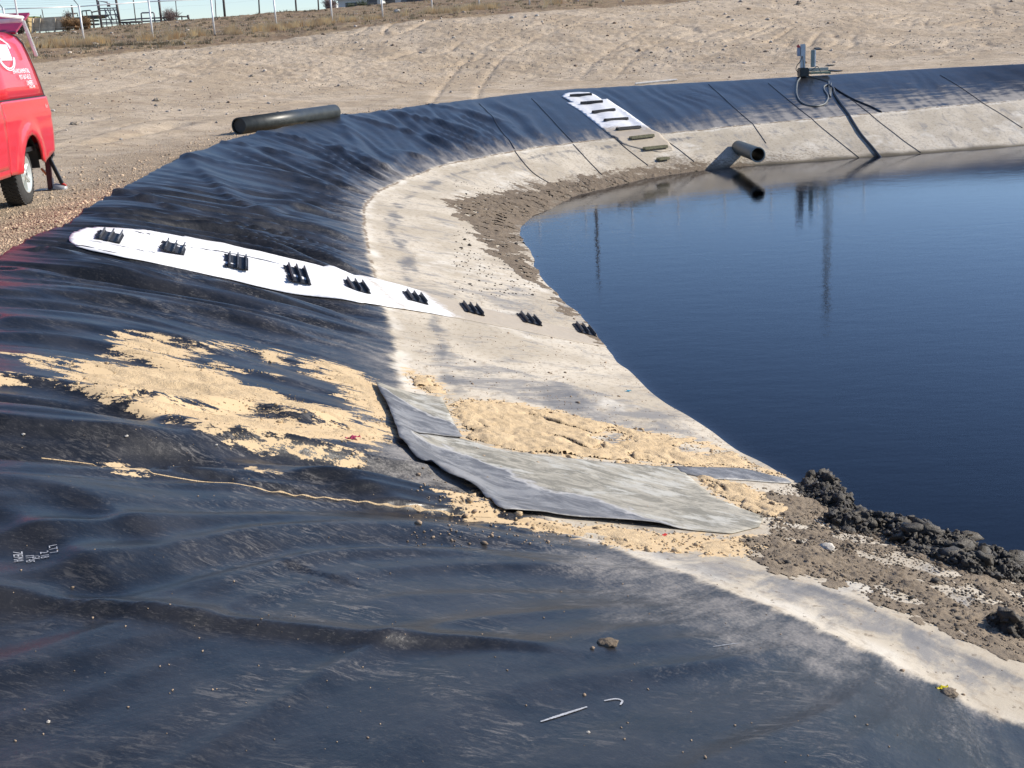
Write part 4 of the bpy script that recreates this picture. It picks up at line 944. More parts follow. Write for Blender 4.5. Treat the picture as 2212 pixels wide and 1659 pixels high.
flat_pipe((1372, 181), (1462, 175), .04, 'thin white pipe lying on the dirt behind the far rim')
# reflected tall masts standing beyond the frame
def mast(x, Y, H_, wd, label):
    p = ud(x, 0, Y); z0 = gz(p[0], p[1]); t = empty('lattice_mast', (p[0], p[1], z0), .3, label, 'mast'); Ms = simple('mast_steel', (.20, .20, .20), .5, .5)
    m = MB()
    for a, b_ in ((-1, -1), (1, -1), (1, 1), (-1, 1)): m.bar((a*wd, b_*wd, 0), (a*wd*.35, b_*wd*.35, H_), .055)
    n = 12
    for i in range(n):
        k0, k1 = 1-.65*i/n, 1-.65*(i+1)/n
        for a, b_, c, d in ((-1, -1, 1, -1), (1, -1, 1, 1), (1, 1, -1, 1), (-1, 1, -1, -1)): m.bar((a*wd*k0, b_*wd*k0, H_*i/n), (c*wd*k1, d*wd*k1, H_*(i+1)/n), .03)
    m.build('lattice', Ms, t); MB().box((0, 0, H_+.15), (.9, .5, .5), None, .03).build('lamp_head', Ms, t)
mast(1797, 122, 16.2, .38, 'tall lattice light mast whose reflection stands in the water')
p = ud(1273, 0, 116); tag(MB().tube([(p[0], p[1], gz(p[0], p[1])), (p[0], p[1], gz(p[0], p[1])+11.5)], .16, 10, r2=.1).build('utility_pole', simple('pole_wood', (.13, .09, .06), .9)), 'plain wooden pole beyond the fence, mirrored as a thin line in the water', 'pole')

# ------------------------------------------------------------------ fence along the ridge
Mgal = simple('galvanised_steel', (.72, .73, .74), .45, .2, .08, 4)
def post_thing():
    t = empty('chain_link_fence', FENCE[2], 0, 'galvanised fence with slanted barbed wire arms along the ridge', 'fence'); o0 = Vector(FENCE[2])
    tops = []
    for P in FENCE:
        z = gz(P[0], P[1]); b_ = Vector((P[0], P[1], z-.1))-o0; a = b_+Vector((random.uniform(-.02, .02), 0, 1.98))
        MB().tube([b_, a], .045, 8).build('post', Mgal, t, True)
        MB().tube([a-Vector((0, 0, .03)), a+Vector((-.27, .12, .3))], .022, 6).build('barb_arm', simple('dark_steel', (.10, .10, .11), .5, .3) if P is FENCE[0] else bpy.data.materials['dark_steel'], t, True)
        tops.append(a)
    m = MB()
    for i in range(len(tops)-1): m.tube([tops[i]-Vector((0, 0, .06)), tops[i+1]-Vector((0, 0, .06))], .025, 6)
    m.build('top_rail', Mgal, t, True)
    m = MB()
    for k in (.33, .66, .98):
        for i in range(len(tops)-1):
            o_ = Vector((-.27, .12, .3))*k; m.tube([tops[i]+o_, (tops[i]+tops[i+1])/2+o_-Vector((0, 0, .03)), tops[i+1]+o_], .004, 3)
    m.build('barbed_wire', Mgal, t)
    m = MB()
    for k in (.35, 1.0, 1.5):
        for i in range(len(tops)-1): m.tube([tops[i]-Vector((0, 0, k)), tops[i+1]-Vector((0, 0, k))], .0025, 3)
    m.build('line_wire', Mgal, t)
post_thing()

# ------------------------------------------------------------------ corral and buildings beyond the ridge
Z2 = lambda x, y: (14.5+.11125*x, .11125*y)
Z3 = lambda x, y: (188.2+.11125*x, .11125*y)
Z4 = lambda x, y: (694.9+.2094*x, .2094*y)
Mdst = simple('rusty_pipe', (.10, .085, .08), .7, .3, .3, 3); Mpur = simple('grey_pipe', (.22, .20, .22), .6, .3, .2, 3)
def W(px, D): return Vector(ud(px[0], px[1], D))
def pole_thing(a, b_, D, r, label):
    A, B_ = W(a, D), W(b_, D); g = gz(B_.x, B_.y); d = (A-B_).normalized(); B_ = Vector((B_.x, B_.y, min(B_.z, g)-.15))
    o = MB().tube([B_, A], r, 8).build('pipe_post', Mdst, None, True); tag(o, label, 'post', 'tall pipe posts beyond the fence')
for a, b_, r, l in [(Z2(1258, 100), Z2(1300, 345), .06, 'short thick dark post left of the second fence post'), (Z2(683, 180), Z2(757, 560), .03, 'thin dark post in front of the board wall'),
        (Z2(1735, -90), Z2(1848, 520), .07, 'tall dark post at the left side of the gate frame'), (Z2(2110, -70), Z2(2212, 512), .08, 'tall dark post at the right side of the loading chute'),
        (Z3(890, -60), Z3(952, 480), .035, 'tall thin post over the tipped cattle panel'), (Z3(1385, -60), Z3(1442, 415), .08, 'tall thick dark post left of the bare bush'),
        (Z3(1718, 20), Z3(1750, 410), .03, 'thin post in the middle of the bare bush'), (Z3(1955, 290), Z3(1978, 385), .08, 'stubby dark post ending the rail right of the bare bush'),
        ((463, -30), (466.5, 38), .03, 'tall thin post beside the third fence post'), ((480, -30), (486, 38), .08, 'tall dark post right of the third fence post'),
        ((558, -20), (560, 28), .05, 'dark post left of the fourth fence post'), ((637, -20), (640, 25), .06, 'dark post midway between the fourth and fifth fence posts'), ((686, -20), (688, 20), .05, 'dark post left of the grey shed')]:
    pole_thing(a, b_, 85., r, l)
def frame(name, label, cat, segs, D, r, mat, group=None):
    pts_ = [W(p, D) for s_ in segs for p in s_]; o0 = Vector((sum(p.x for p in pts_)/len(pts_), sum(p.y for p in pts_)/len(pts_), min(p.z for p in pts_)))
    t = empty(name, o0, 0, label, cat, group)
    for s_ in segs:
        P = [W(p, D)-o0 for p in s_]; MB().tube(P, r, 6).build('rail', mat, t, True)
frame('gate_frame', 'tall arched pipe gate frame beside the loading chute', 'gate', [[Z2(1848, 500), Z2(1778, 22), Z2(1950, 42), Z2(1968, 130)], [Z2(1990, 60), Z2(2000, 130)]], 84, .06, Mpur)
seg_ = [[Z2(x0, y), Z2(x1, y-12)] for x0, x1, y in [(1810, 2150, 165), (1800, 2140, 205), (1820, 2140, 295), (1840, 2190, 385), (1840, 2190, 440), (1700, 2200, 470)]]
seg_ += [[Z2(x, 165), Z2(x+45, 540)] for x in (1905, 2005)]+[[Z2(x, 160), Z2(x+120, 400)] for x in (1950, 2060)]+[[Z2(1900, 170), Z2(2050, 480)], [Z2(2090, 200), Z2(2150, 500)], [Z2(2130, 170), Z2(2190, 500)]]
frame('loading_chute', 'cattle loading chute of crossed pipe rails', 'cattle chute', seg_, 85, .035, Mpur)
frame('livestock_fence', 'cattle panel with rounded corners between the fence post and the chute', 'cattle panel', [[Z2(1460, 215), Z2(1620, 200), Z2(1650, 230), Z2(1700, 560)], [Z2(1460, 215), Z2(1500, 540)], [Z2(1460, 320), Z2(1790, 300)], [Z2(1640, 240), Z2(1790, 210)], [Z2(1540, 210), Z2(1560, 310)], [Z2(1660, 330), Z2(1800, 300)]], 82, .04, Mdst, 'cattle panels of the corral')
frame('livestock_fence', 'cattle panel behind the board wall', 'cattle panel', [[Z2(1260, 265), Z2(1370, 255), Z2(1380, 320)], [Z2(1180, 275), Z2(1310, 265)], [Z2(660, 290), Z2(672, 360)], [Z2(320, 250), Z2(350, 500)], [Z2(250, 350), Z2(280, 600)], [Z2(200, 420), Z2(420, 400)], [Z2(200, 480), Z2(420, 470)], [Z2(190, 540), Z2(420, 530)]], 88, .04, Mdst, 'cattle panels of the corral')
frame('livestock_fence', 'low cattle panel with an arched gate between the fence posts', 'cattle panel', [[Z3(650, 395), Z3(1050, 362), Z3(1440, 345)], [Z3(840, 425), Z3(1240, 410), Z3(1440, 400)], [Z3(1072, 475), Z3(1048, 262), Z3(1070, 250), Z3(1280, 243), Z3(1300, 262), Z3(1315, 432)]], 86, .05, Mpur, 'cattle panels of the corral')
frame('livestock_fence', 'dark cattle panel tipped on its side below the thin post', 'cattle panel', [[Z3(655, 438), Z3(860, 435), Z3(1062, 425), Z3(1065, 478)], [Z3(690, 445), Z3(730, 500)], [Z3(740, 440), Z3(820, 500)], [Z3(810, 440), Z3(855, 485)], [Z3(1005, 430), Z3(1008, 475)]], 83, .06, Mdst, 'cattle panels of the corral')
frame('livestock_fence', 'low cattle panel running behind the bare bush', 'cattle panel', [[Z3(1440, 352), Z3(1700, 318), Z3(1960, 325)], [Z3(1440, 412), Z3(1740, 395)], [Z3(1838, 335), Z3(1845, 412)], [Z3(1495, 350), Z3(1498, 412)], [Z3(1635, 330), Z3(1638, 405)]], 87, .05, Mdst, 'cattle panels of the corral')
# board wall, shed, dried plants
Mbd = simple('weathered_boards', (.60, .50, .36), .9, 0, .25, 2.5, bmp=.4); Mtan = simple('hay', (.40, .30, .15), .95, 0, .3, 8, bmp=.8); Mgrn = simple('dark_green_tin', (.03, .055, .04), .5, 0, .3, 2)
def boards():
    D = 81; a = W(Z2(490, 640), D); t = empty('board_wall', a, 0, 'weathered board windbreak wall in front of the corral', 'board wall')
    for k in range(7):
        y0 = 600-k*38; x0 = 510+(k % 2)*12; P, Q = W(Z2(x0, y0), D)-a, W(Z2(1150-(k % 3)*20, y0-38), D)-a
        MB().bar(P, Q, .05, .13, bev=.01).build('board', Mbd, t)
    for x, w_ in ((505, .25), (640, .12), (930, .12), (1100, .15)): MB().bar(W(Z2(x, 650), D-.1)-a, W(Z2(x+10, 360), D-.1)-a, w_, .08).build('upright', Mbd, t)
boards()
def hayblock(x0, x1, y0, y1, D, label):
    a, b_, c = W(Z2(x0, y0), D), W(Z2(x1, y0), D), W(Z2(x0, y1), D); o = (b_+c)/2; t = empty('hay_stack', (o.x, o.y, c.z-.2), 0, label, 'hay stack')
    wd, h = (b_-a).length, (a-c).length
    for i in range(3): MB().box((0, 0, .2+h*(i+.5)/3), (wd*(1-.03*i), 1.2, h/3*.97), None, .05).build('bale', Mtan, t)
    MB().box((0, 0, h+.23), (wd*.95, 1.15, .06), None, .02).build('cover_sheet', simple('green_cover', (.14, .20, .08), .8), t)
hayblock(400, 500, 345, 640, 83.5, 'stack of hay bales with a green cover behind the board wall'); hayblock(520, 640, 345, 600, 84.5, 'second covered hay stack touching the board wall')
def shed():
    D = 89; a = W(Z2(1150, 560), D); t = empty('cattle_shed', a, 0, 'low open cattle shed with a dark green roof', 'shed')
    P = [W(Z2(*p), D)-a for p in ((1220, 345), (1810, 300), (1700, 372), (1230, 400))]
    me = bpy.data.meshes.new('roof'); V = [tuple(p) for p in P]+[tuple(p+Vector((0, 2.5, .1))) for p in P]
    me.from_pydata(V, [], [(0, 1, 2, 3), (7, 6, 5, 4), (0, 4, 5, 1), (1, 5, 6, 2), (2, 6, 7, 3), (3, 7, 4, 0)]); link('roof', me, Mgrn, t)
    for x in (1240, 1420, 1600, 1680): MB().bar(W(Z2(x, 360), D+.5)-a, W(Z2(x+20, 570), D+.5)-a, .1).build('post', Mdst, t)
    for y in (430, 500): MB().bar(W(Z2(1230, y), D+.6)-a, W(Z2(1790, y-30), D+.6)-a, .05, .12).build('rail', Mgrn, t)
shed()
def bush(x0, x1, y0, y1, D, n, mat, label, name, cat, r=.012, leaf=0, lm=None, seed=1):
    rg = random.Random(seed); c = W(((x0+x1)/2, y1), D); wd = (W((x1, y1), D)-W((x0, y1), D)).length; h = (W((x0, y0), D)-W((x0, y1), D)).length
    gzc = min(gz(c.x, c.y), c.z)
    t = empty(name, (c.x, c.y, gzc), 0, label, cat); m = MB(); tips = []
    for i in range(n):
        a = rg.uniform(0, 6.28); e = rg.uniform(0, 1); X = math.cos(a)*wd/2*e**.6; Yy = math.sin(a)*wd/2*e**.6; H_ = h*(1-.45*e)*rg.uniform(.55, 1.)+(c.z-gzc)
        P = [(X*.25, Yy*.25, 0), (X*.6+rg.uniform(-.1, .1), Yy*.6, H_*.5), (X, Yy, H_)]; m.tube(P, r, 3, False, r*.4)
        for k in range(3):
            b_ = Vector(P[1]).lerp(Vector(P[2]), rg.random()); m.tube([b_, b_+Vector((rg.uniform(-.3, .3), rg.uniform(-.3, .3), rg.uniform(.05, .4)))], r*.5, 3, False); tips.append(b_)
    m.build('twigs', mat, t)
    if leaf:
        V = []; Fc = []
        for i in range(leaf):
            b_ = Vector(rg.choice(tips))+Vector([rg.gauss(0, .12) for _ in range(3)]); d1 = Vector([rg.uniform(-1, 1) for _ in range(3)])*.09; d2 = Vector([rg.uniform(-1, 1) for _ in range(3)])*.09
            k = len(V); V += [tuple(b_), tuple(b_+d1), tuple(b_+d2)]; Fc.append((k, k+1, k+2))
        me = bpy.data.meshes.new('leaves'); me.from_pydata(V, [], Fc); link('leaves', me, lm or mat, t)
Mtw = simple('bare_twigs', (.20, .15, .14), .9, 0, .3, 3); Mtb = simple('dry_weed', (.26, .16, .08), .95, 0, .4, 4); Mgl = simple('dusty_green', (.07, .09, .05), .9, 0, .4, 4)
bush(*[v for v in (Z3(1450, 0)[0], Z3(1830, 0)[0])], Z3(0, 190)[1], Z3(0, 430)[1], 86, 130, Mtw, 'bare leafless bush on the ridge behind the low panel', 'bare_bush', 'bush', .014, seed=2)
bush(Z2(1130, 0)[0], Z2(1270, 0)[0], Z2(0, 350)[1], Z2(0, 605)[1], 80, 140, Mtb, 'tall dry brown weed at the right end of the board wall', 'dry_weed', 'weed', .012, 500, Mtb, 3)
bush(Z2(1490, 0)[0], Z2(1620, 0)[0], Z2(0, 350)[1], Z2(0, 590)[1], 80, 120, Mtb, 'dry brown weed to the right of the second fence post', 'dry_weed', 'weed', .012, 450, Mtb, 4)
bush(Z2(1280, 0)[0], Z2(1460, 0)[0], Z2(0, 360)[1], Z2(0, 590)[1], 81, 110, Mtb, 'dry brown weed in front of the cattle shed', 'dry_weed', 'weed', .012, 400, Mtb, 5)
bush(Z2(150, 0)[0], Z2(400, 0)[0], Z2(0, 400)[1], Z2(0, 650)[1], 82, 150, Mtw, 'tangled dark brush left of the hay stacks', 'brush', 'bush', .016, 700, Mgl, 6)
bush(Z2(1150, 0)[0], Z2(1250, 0)[0], Z2(0, 240)[1], Z2(0, 420)[1], 85, 90, Mtw, 'small dark shrub above the board wall', 'shrub', 'bush', .012, 400, Mgl, 7)
bush(Z4(20, 0)[0], Z4(160, 0)[0], Z4(0, -40)[1], Z4(0, 95)[1], 104, 120, Mtw, 'leafless grey bush left of the white shed', 'bare_bush', 'bush', .02, seed=8)
def house(x0, x1, y0, y1, D, wcol, label, door=None, dep=5., rf=True):
    a, b_ = W(Z4(x0, y1), D), W(Z4(x1, y1), D); h = (W(Z4(x0, y0), D)-a).length; wd = (b_-a).length; c = (a+b_)/2; g = min(c.z, gz(c.x, c.y))-.3
    t = empty('house', (c.x, c.y+dep/2, g), 0, label, 'house'); H_ = c.z+h-g
    Mw = simple('house_wall', wcol, .8, 0, .08, 1.)
    MB().box((0, 0, H_/2), (wd, dep, H_)).build('wall', Mw, t)
    me = bpy.data.meshes.new('roof'); e = .35
    me.from_pydata([(-wd/2-e, -dep/2-e, H_+.02), (wd/2+e, -dep/2-e, H_+.02), (wd/2+e, dep/2+e, H_+.02), (-wd/2-e, dep/2+e, H_+.02), (-wd/2-e, 0, H_+1.3), (wd/2+e, 0, H_+1.3)], [], [(0, 1, 5, 4), (2, 3, 4, 5), (1, 2, 5), (3, 0, 4), (3, 2, 1, 0)])
    link('roof', me, simple('roof_sheet', (.22, .21, .21), .7), t)
    if door is not None:
        f = MB().box((door*wd/2, -dep/2-.02, 1.25), (.9, .06, 2.), None, .01).build('door', simple('door_dark', (.10, .11, .12), .6), t)
    MB().box((-wd*.18, -dep/2-.02, H_*.62), (1.1, .05, .9)).build('window', simple('window_dark', (.05, .06, .07), .2), t)
house(170, 610, -15, 62, 112, (.62, .64, .62), 'white shed with a grey side near the top edge of the frame', .6); house(615, 880, -15, 32, 118, (.45, .50, .58), 'blue grey house right of the white shed', -.3)
house(885, 1165, -15, 24, 124, (.66, .74, .66), 'pale green house behind the fence, right of the blue grey one')
def cart():
    a, b_ = W(Z4(60, 90), 106), W(Z4(162, 82), 106); h = (W(Z4(60, 50), 106)-a).length; c = (a+b_)/2; t = empty('storage_box', c, 0, 'low pale storage box left of the white shed', 'storage box')
    wd = (b_-a).length
    MB().box((0, 0, h/2-.1), (wd, 1.4, h+.2), None, .04).build('body', simple('pale_box', (.55, .56, .55), .7), t); MB().box((0, 0, h+.03), (wd+.1, 1.5, .07), None, .02).build('lid', simple('box_lid', (.40, .38, .36), .7), t)
cart()
for i, (x, y, w_, h_, l) in enumerate([(420, 38, 46, 18, 'oval dark green shrub against the white shed'), (300, 66, 34, 12, 'small dark green shrub at the left corner of the white shed'), (990, 18, 45, 14, 'dark green shrub before the pale green house'), (1130, 14, 40, 12, 'second dark green shrub right of the pale green house')]):
    bush(Z4(x-w_, 0)[0], Z4(x+w_, 0)[0], Z4(0, y-h_)[1], Z4(0, y+h_)[1], 108+i*3, 60, Mgl, l, 'shrub', 'shrub', .03, 700, Mgl, 20+i)
def mound():
    p = W(Z4(1130, 92), 96); g = gz(p.x, p.y); b_ = bmesh.new(); bmesh.ops.create_icosphere(b_, subdivisions=4, radius=1)
    for v in b_.verts:
        k = 1+.25*float(noise(np.array(v.co.x*2), np.array(v.co.y*2+v.co.z), 5)); v.co = Vector((v.co.x*2.2*k, v.co.y*1.2*k, v.co.z*1.5*k))
    me = bpy.data.meshes.new('rubble_heap'); b_.to_mesh(me); b_.free(); o = link('rubble_heap', me, simple('grey_rubble', (.15, .14, .145), .9, 0, .4, 2, bmp=.8)); o.location = (p.x, p.y, g); tag(o, 'grey rubble heap behind the fence below the houses', 'rubble heap')
mound()
# rocks one can point to
def rock(x, y, D, r, mat, label, cat='rock', grp='larger rocks on the slope'):
    p = ud(x, y, D); b_ = bmesh.new(); bmesh.ops.create_icosphere(b_, subdivisions=3, radius=r); sd_ = random.random()*40
    for v in b_.verts:
        c = v.co.normalized(); k = 1+.35*float(noise(np.array(c.x*1.6+sd_), np.array(c.y*1.6+c.z*1.3), 3))+.12*float(noise(np.array(c.x*5+sd_), np.array(c.y*5+c.z*4), 4)); v.co = Vector((v.co.x*k*1.2, v.co.y*k, v.co.z*k*.75))
    me = bpy.data.meshes.new('rock'); b_.to_mesh(me); b_.free(); o = link('rock', me, mat); o.location = (p[0], p[1], gz(p[0], p[1])+r*.3); tag(o, label, cat, grp)
Mrk = simple('grey_rock', (.30, .25, .19), .9, 0, .25, 6, bmp=.6)
def hitD(x, y):
    h = gbvh.ray_cast(Vector(EYEP), Vector(ray(x, y)).normalized(), 400); return h[0].y if h[0] is not None else 60.
for x, y, r, w_, l in [(858, 26, .22, 1, 'white boulder behind the fence between the sixth and seventh posts'), (1106, 39, .14, 1, 'white rock at the foot of the fence ridge'), (1160, 35, .13, 1, 'white rock just right of the ridge foot rock'), (1362, 60, .11, 1, 'pale rock alone on the upper right slope'), (340, 218, .13, 0, 'dark rock on the slope above the pipe'),
        (980, 82, .1, 1, 'pale rock high on the middle slope'), (115, 240, .07, 1, 'small pale rock just right of the truck bed'), (455, 116, .09, 1, 'small white rock below the third fence post'), (262, 302, .05, 1, 'small pale rock at the wash beside the road'), (545, 165, .1, 0, 'dark rock midway up the slope above the pipe'), (160, 270, .12, 0, 'dark rock right of the truck near the road'), (205, 98, .2, 0, 'dark rock among grass at the fence foot'), (1725, 8, .15, 0, 'dark rock at the top edge of the right slope')]:
    rock(x, y, hitD(x, y), r*.72, Mst if w_ else Mrk, l)
def area_slope(rg):
    x, y = rg.uniform(-20, 2230), rg.uniform(0, 330); D = hitD(x, y)
    if D > 110: return None
    p = ud(x, y, D); d = sdpoly(np.array([p[0]]), np.array([p[1]]), RIMP)[0]
    if d < .4: return None
    dens = sst(2, 8, d)*.9+.1
    if rg.random() > dens*(.3+.9*sst(-.3, .5, noise(np.array(p[0]*.15), np.array(p[1]*.12), 77))): return None
    return p[0], p[1], D/40.
scatter('rocks', 9000, area_slope, (.008, .026), simple('slope_stones', (.42, .37, .32), .9, 0, .5, .9), 21, gz, 'small pale and grey stones strewn over the dirt slope', 'stones')
scatter('rocks', 2500, area_slope, (.008, .03), simple('slope_clods', (.22, .165, .12), .95, 0, .4, 1.1), 22, gz, 'dark clods strewn over the dirt slope', 'clods')
def area_rim(rg):
    t_ = rg.uniform(6.5, 17); i = int(np.interp(t_, TT, np.arange(len(TT)))); r_ = cR[i]; n_ = r_-cB[i]; n_ = n_/np.linalg.norm(n_); k = abs(rg.normal(0, 1.3))+.05
    return r_[0]+n_[0]*k, r_[1]+n_[1]*k, 1.
scatter('gravel', 16000, area_rim, (.004, .013), simple('rim_gravel', (.50, .38, .26), .9, 0, .5, 2.), 23, gz, 'tan gravel along the outer edge of the liner beside the truck', 'gravel')

# dry grass
def grass(name, n, area, hh, mat, seed, label, blades=22):
    rg = random.Random(seed); V = []; Fc = []
    for i in range(n):
        q_ = area(rg)
        if q_ is None: continue
        x, y, k = q_; z = gz(x, y)
        for b_ in range(int(blades*rg.uniform(.5, 1.4))):
            a = rg.uniform(0, 6.28); r_ = abs(rg.gauss(0, .13)); bx_, by_ = x+math.cos(a)*r_, y+math.sin(a)*r_; h = rg.uniform(*hh)*k; le = rg.uniform(.1, .5)*h; a2 = a+rg.uniform(-.8, .8); w_ = .022
            j = len(V); V += [(bx_-w_, by_, z-.02), (bx_+w_, by_, z-.02), (bx_+math.cos(a2)*le, by_+math.sin(a2)*le, z+h)]; Fc.append((j, j+1, j+2))
    me = bpy.data.meshes.new(name); me.from_pydata(V, [], Fc); o = link(name, me, mat); tag(o, label, 'grass', kind='stuff')
Mg1 = simple('straw', (.86, .62, .36), .9, 0, .3, 1.5); Mg2 = simple('dull_weeds', (.33, .26, .15), .95, 0, .4, .8)
def a_f(rg):
    i = rg.uniform(0, len(FENCE)-1.01); k = int(i); f = i-k; P = FENCE[k]*(1-f)+FENCE[k+1]*f
    if noise(np.array(i*2.3), np.array(.5), 55)+.5*noise(np.array(i*9.), np.array(2.5), 56) < -.02: return None
    return P[0]+rg.gauss(0, .25), P[1]+rg.gauss(-.5, .5), rg.uniform(.6, 1.15)*(1.15 if k < 5 else .85)
grass('dry_grass', 900, a_f, (.22, .55), Mg1, 31, 'tufts of straw coloured dry grass along the foot of the fence')
def a_r(rg):
    x, y = rg.uniform(60, 1300), rg.uniform(0, 130); D = hitD(x, y)
    if D > 105: return None
    p = ud(x, y, D); g_ = sdpoly(np.array([p[0]]), np.array([p[1]]), TOPE)[0]
    return None if g_ > -1 else (p[0], p[1], rg.uniform(.4, .9))
TOPE = np.array([ud(*a)[:2] for a in [(-400, 150, 48), (80, 135, 50), (330, 110, 56), (600, 85, 62), (850, 50, 66), (1106, 28, 70), (1500, 2, 78), (1900, -22, 88), (2212, -40, 95), (2700, -70, 100)]] + [(160, 120), (160, 400), (-300, 400), (-300, 60)])
grass('weeds', 1500, a_r, (.06, .22), Mg2, 32, 'low dull weeds covering the ridge behind the fence', 12)
grass('weeds', 500, a_r, (.10, .30), Mg1, 33, 'scattered pale weeds on the ridge behind the fence', 10)

# ------------------------------------------------------------------ red pickup truck
def truck():
    cp = uz(66, 450, 0.); Hd = R_(-5.7)
    fwd = Vector((-math.sin(Hd)*1, -math.cos(Hd), 0)); lef = Vector((math.cos(Hd), -math.sin(Hd)*1, 0))
    lef = Vector((0, 0, 1)).cross(fwd)
    o0 = Vector((cp[0], cp[1], 0))-lef*.86
    z0 = gz(cp[0]-.3, cp[1])
    t = empty('pickup_truck', (o0.x, o0.y, z0), math.atan2(fwd.y, fwd.x), 'red pickup truck with a topper and its rear hatch raised', 'pickup truck')
    pt = NT('red_paint'); ob = pt.obj(); nz = pt.noise(ob, 3., 4)
    pt.fin(pt.mix(nz, (.62, .016, .026), (.72, .024, .036)), .3, 0, .5); pt.b.inputs['Coat Weight'].default_value = .8; pt.b.inputs['Coat Roughness'].default_value = .06
    RED = pt.m; BLK = simple('truck_trim', (.015, .015, .016), .5); GL = simple('truck_glass', (.02, .025, .03), .06, 0, .1); CHR = simple('wheel_alloy', (.62, .64, .60), .35, .6, .05); TYR = simple('tyre_rubber', (.035, .034, .033), .8, 0, .25, 20)
    WHT = simple('white_decal', (.85, .83, .86), .6, 0, .04); RK = simple('white_rack', (.70, .72, .68), .5, 0, .1)
    WB = 3.65; R = .405; AR = .50
    def yz(x, z):
        y = .995-.09*max(0, z-1.12)**1.3-.10*max(0, .95-z)**1.4-.006*abs(x)
        for cx in (0, WB):
            d = math.hypot(x-cx, z-.42); y += .035*math.exp(-((d-.56)/.10)**2)*(1 if z < 1.15 else .3)
        y += .012*math.exp(-((z-1.16)/.035)**2)
        return y
    def side(nm, out, mat=RED, sgn=1, off=0., thick=.03, st=.06, parent=None):
        P = resamp(np.array(out+[out[0]], float), max(20, int(sum(math.dist(out[i], out[(i+1) % len(out)]) for i in range(len(out)))/.035)))[:-1]
        xs = np.arange(P[:, 0].min(), P[:, 0].max(), st); zs = np.arange(P[:, 1].min(), P[:, 1].max(), st); gx, gy = np.meshgrid(xs, zs); k = sdpoly(gx, gy, P) < -st*.4
        n = len(P); r = delaunay_2d_cdt([Vector(v) for v in P]+[Vector(v) for v in np.stack([gx[k], gy[k]], -1)], [(i, (i+1) % n) for i in range(n)], [tuple(range(n))], 1, 1e-6)
        V = [(v.x, sgn*(yz(v.x, v.y)+off), v.y) for v in r[0]]; me = bpy.data.meshes.new(nm); me.from_pydata(V, [], [tuple(f) for f in r[2]])
        o = link(nm, me, mat, parent or t, True); m = o.modifiers.new('thickness', 'SOLIDIFY'); m.thickness = thick; m.offset = 1 if False else 0
        return o
    arc = lambda cx, a0, a1, r_=AR, n=18: [(cx+r_*math.cos(R_(a0+(a1-a0)*i/n)), .42+r_*math.sin(R_(a0+(a1-a0)*i/n))) for i in range(n+1)]
    bed = [(-1.24, .62), (-1.26, .85), (-1.24, 1.2), (-1.22, 1.385), (1.0, 1.385), (1.0, .48), (.66, .46)]+arc(0, 5, 166)[0:]+[(-.60, .50)]
    cabo = [(1.02, .47), (1.02, 1.37), (1.05, 1.38), (2.15, 1.37), (3.15, 1.30), (3.3, 1.28), (4.75, 1.12), (4.78, .62), (4.2, .50)]+arc(WB, 5, 170)[0:]+[(3.08, .47)]
    for s_ in (1, -1):
        side('bed_side', bed, sgn=s_); side('cab_side', cabo, sgn=s_)
        side('rear_door', [(1.06, .56), (1.06, 1.33), (1.92, 1.33), (1.92, .56)], sgn=s_, off=.012, thick=.01); side('front_door', [(1.96, .56), (1.96, 1.33), (3.02, 1.27), (3.02, .56)], sgn=s_, off=.012, thick=.01)
    # bed floor, tailgate, wheel wells, underbody
    MB().box((-.1, 0, .72), (2.2, 1.82, .06)).build('bed_floor', BLK, t); MB().box((-1.235, 0, 1.02), (.05, 1.74, .66), None, .015).build('tailgate', RED, t)
    for s_ in (1, -1):
        for cx in (0, WB):
            me = bpy.data.meshes.new('wheel_well'); V = []
            for i in range(21):
                a = math.pi*i/20
                for yy, rr in ((.93, .53), (.50, .53), (.48, .0)): V.append((cx+rr*math.cos(a), s_*yy, .44+rr*math.sin(a)))
            me.from_pydata(V, [], gridF(21, 3).tolist()); link('wheel_well', me, BLK, t, True)
    MB().box((1.8, 0, .52), (5.6, 1.1, .16)).build('chassis', BLK, t); MB().tube([(0, -.75, .4), (0, .75, .4)], .05, 10).build('rear_axle', simple('rusty_axle', (.20, .10, .05), .8), t)
    MB().lathe([(-.16, .02), (-.13, .12), (0, .17), (.13, .12), (.16, .02)], (0, 0, .4), (1, 0, .4), 20).build('axle_housing', bpy.data.materials['rusty_axle'], t, True)
    # rear bumper and hitch
    MB().box((-1.34, 0, .60), (.16, 1.86, .20), None, .03).build('rear_bumper', BLK, t)
    tl = [MB().box((-1.235, s_*.93, 1.15), (.08, .09, .38), None, .02).build('tail_light', simple('tail_red', (.35, .01, .01), .25), t) for s_ in (1, -1)]
    # cab upper: loft of roof outline
    rings = []
    for x, z, yw in [(1.0, 1.37, .93), (1.08, 1.85, .78), (1.35, 1.93, .74), (2.3, 1.94, .73), (2.55, 1.88, .73), (3.2, 1.33, .86)]:
        rings.append((x, z, yw))
    me = bpy.data.meshes.new('cab_roof'); V = []; Fc = []
    for x, z, yw in rings:
        for k in (-1, -.93, -.5, 0, .5, .93, 1): V.append((x, k*yw, z-(.05 if abs(k) == 1 else 0)+.02*(1-k*k)))
    for i in range(len(rings)-1):
        if i in (0, 4): continue
        for j in range(6): a = i*7+j; Fc.append((a, a+1, a+8, a+7))
    me.from_pydata(V, [], Fc); o = link('cab_roof', me, RED, t, True); m = o.modifiers.new('thickness', 'SOLIDIFY'); m.thickness = .03
    def quad(nm, P, mat, th=.015):
        me = bpy.data.meshes.new(nm); me.from_pydata(P, [], [tuple(range(len(P)))]); o = link(nm, me, mat, t); m = o.modifiers.new('thickness', 'SOLIDIFY'); m.thickness = th; return o
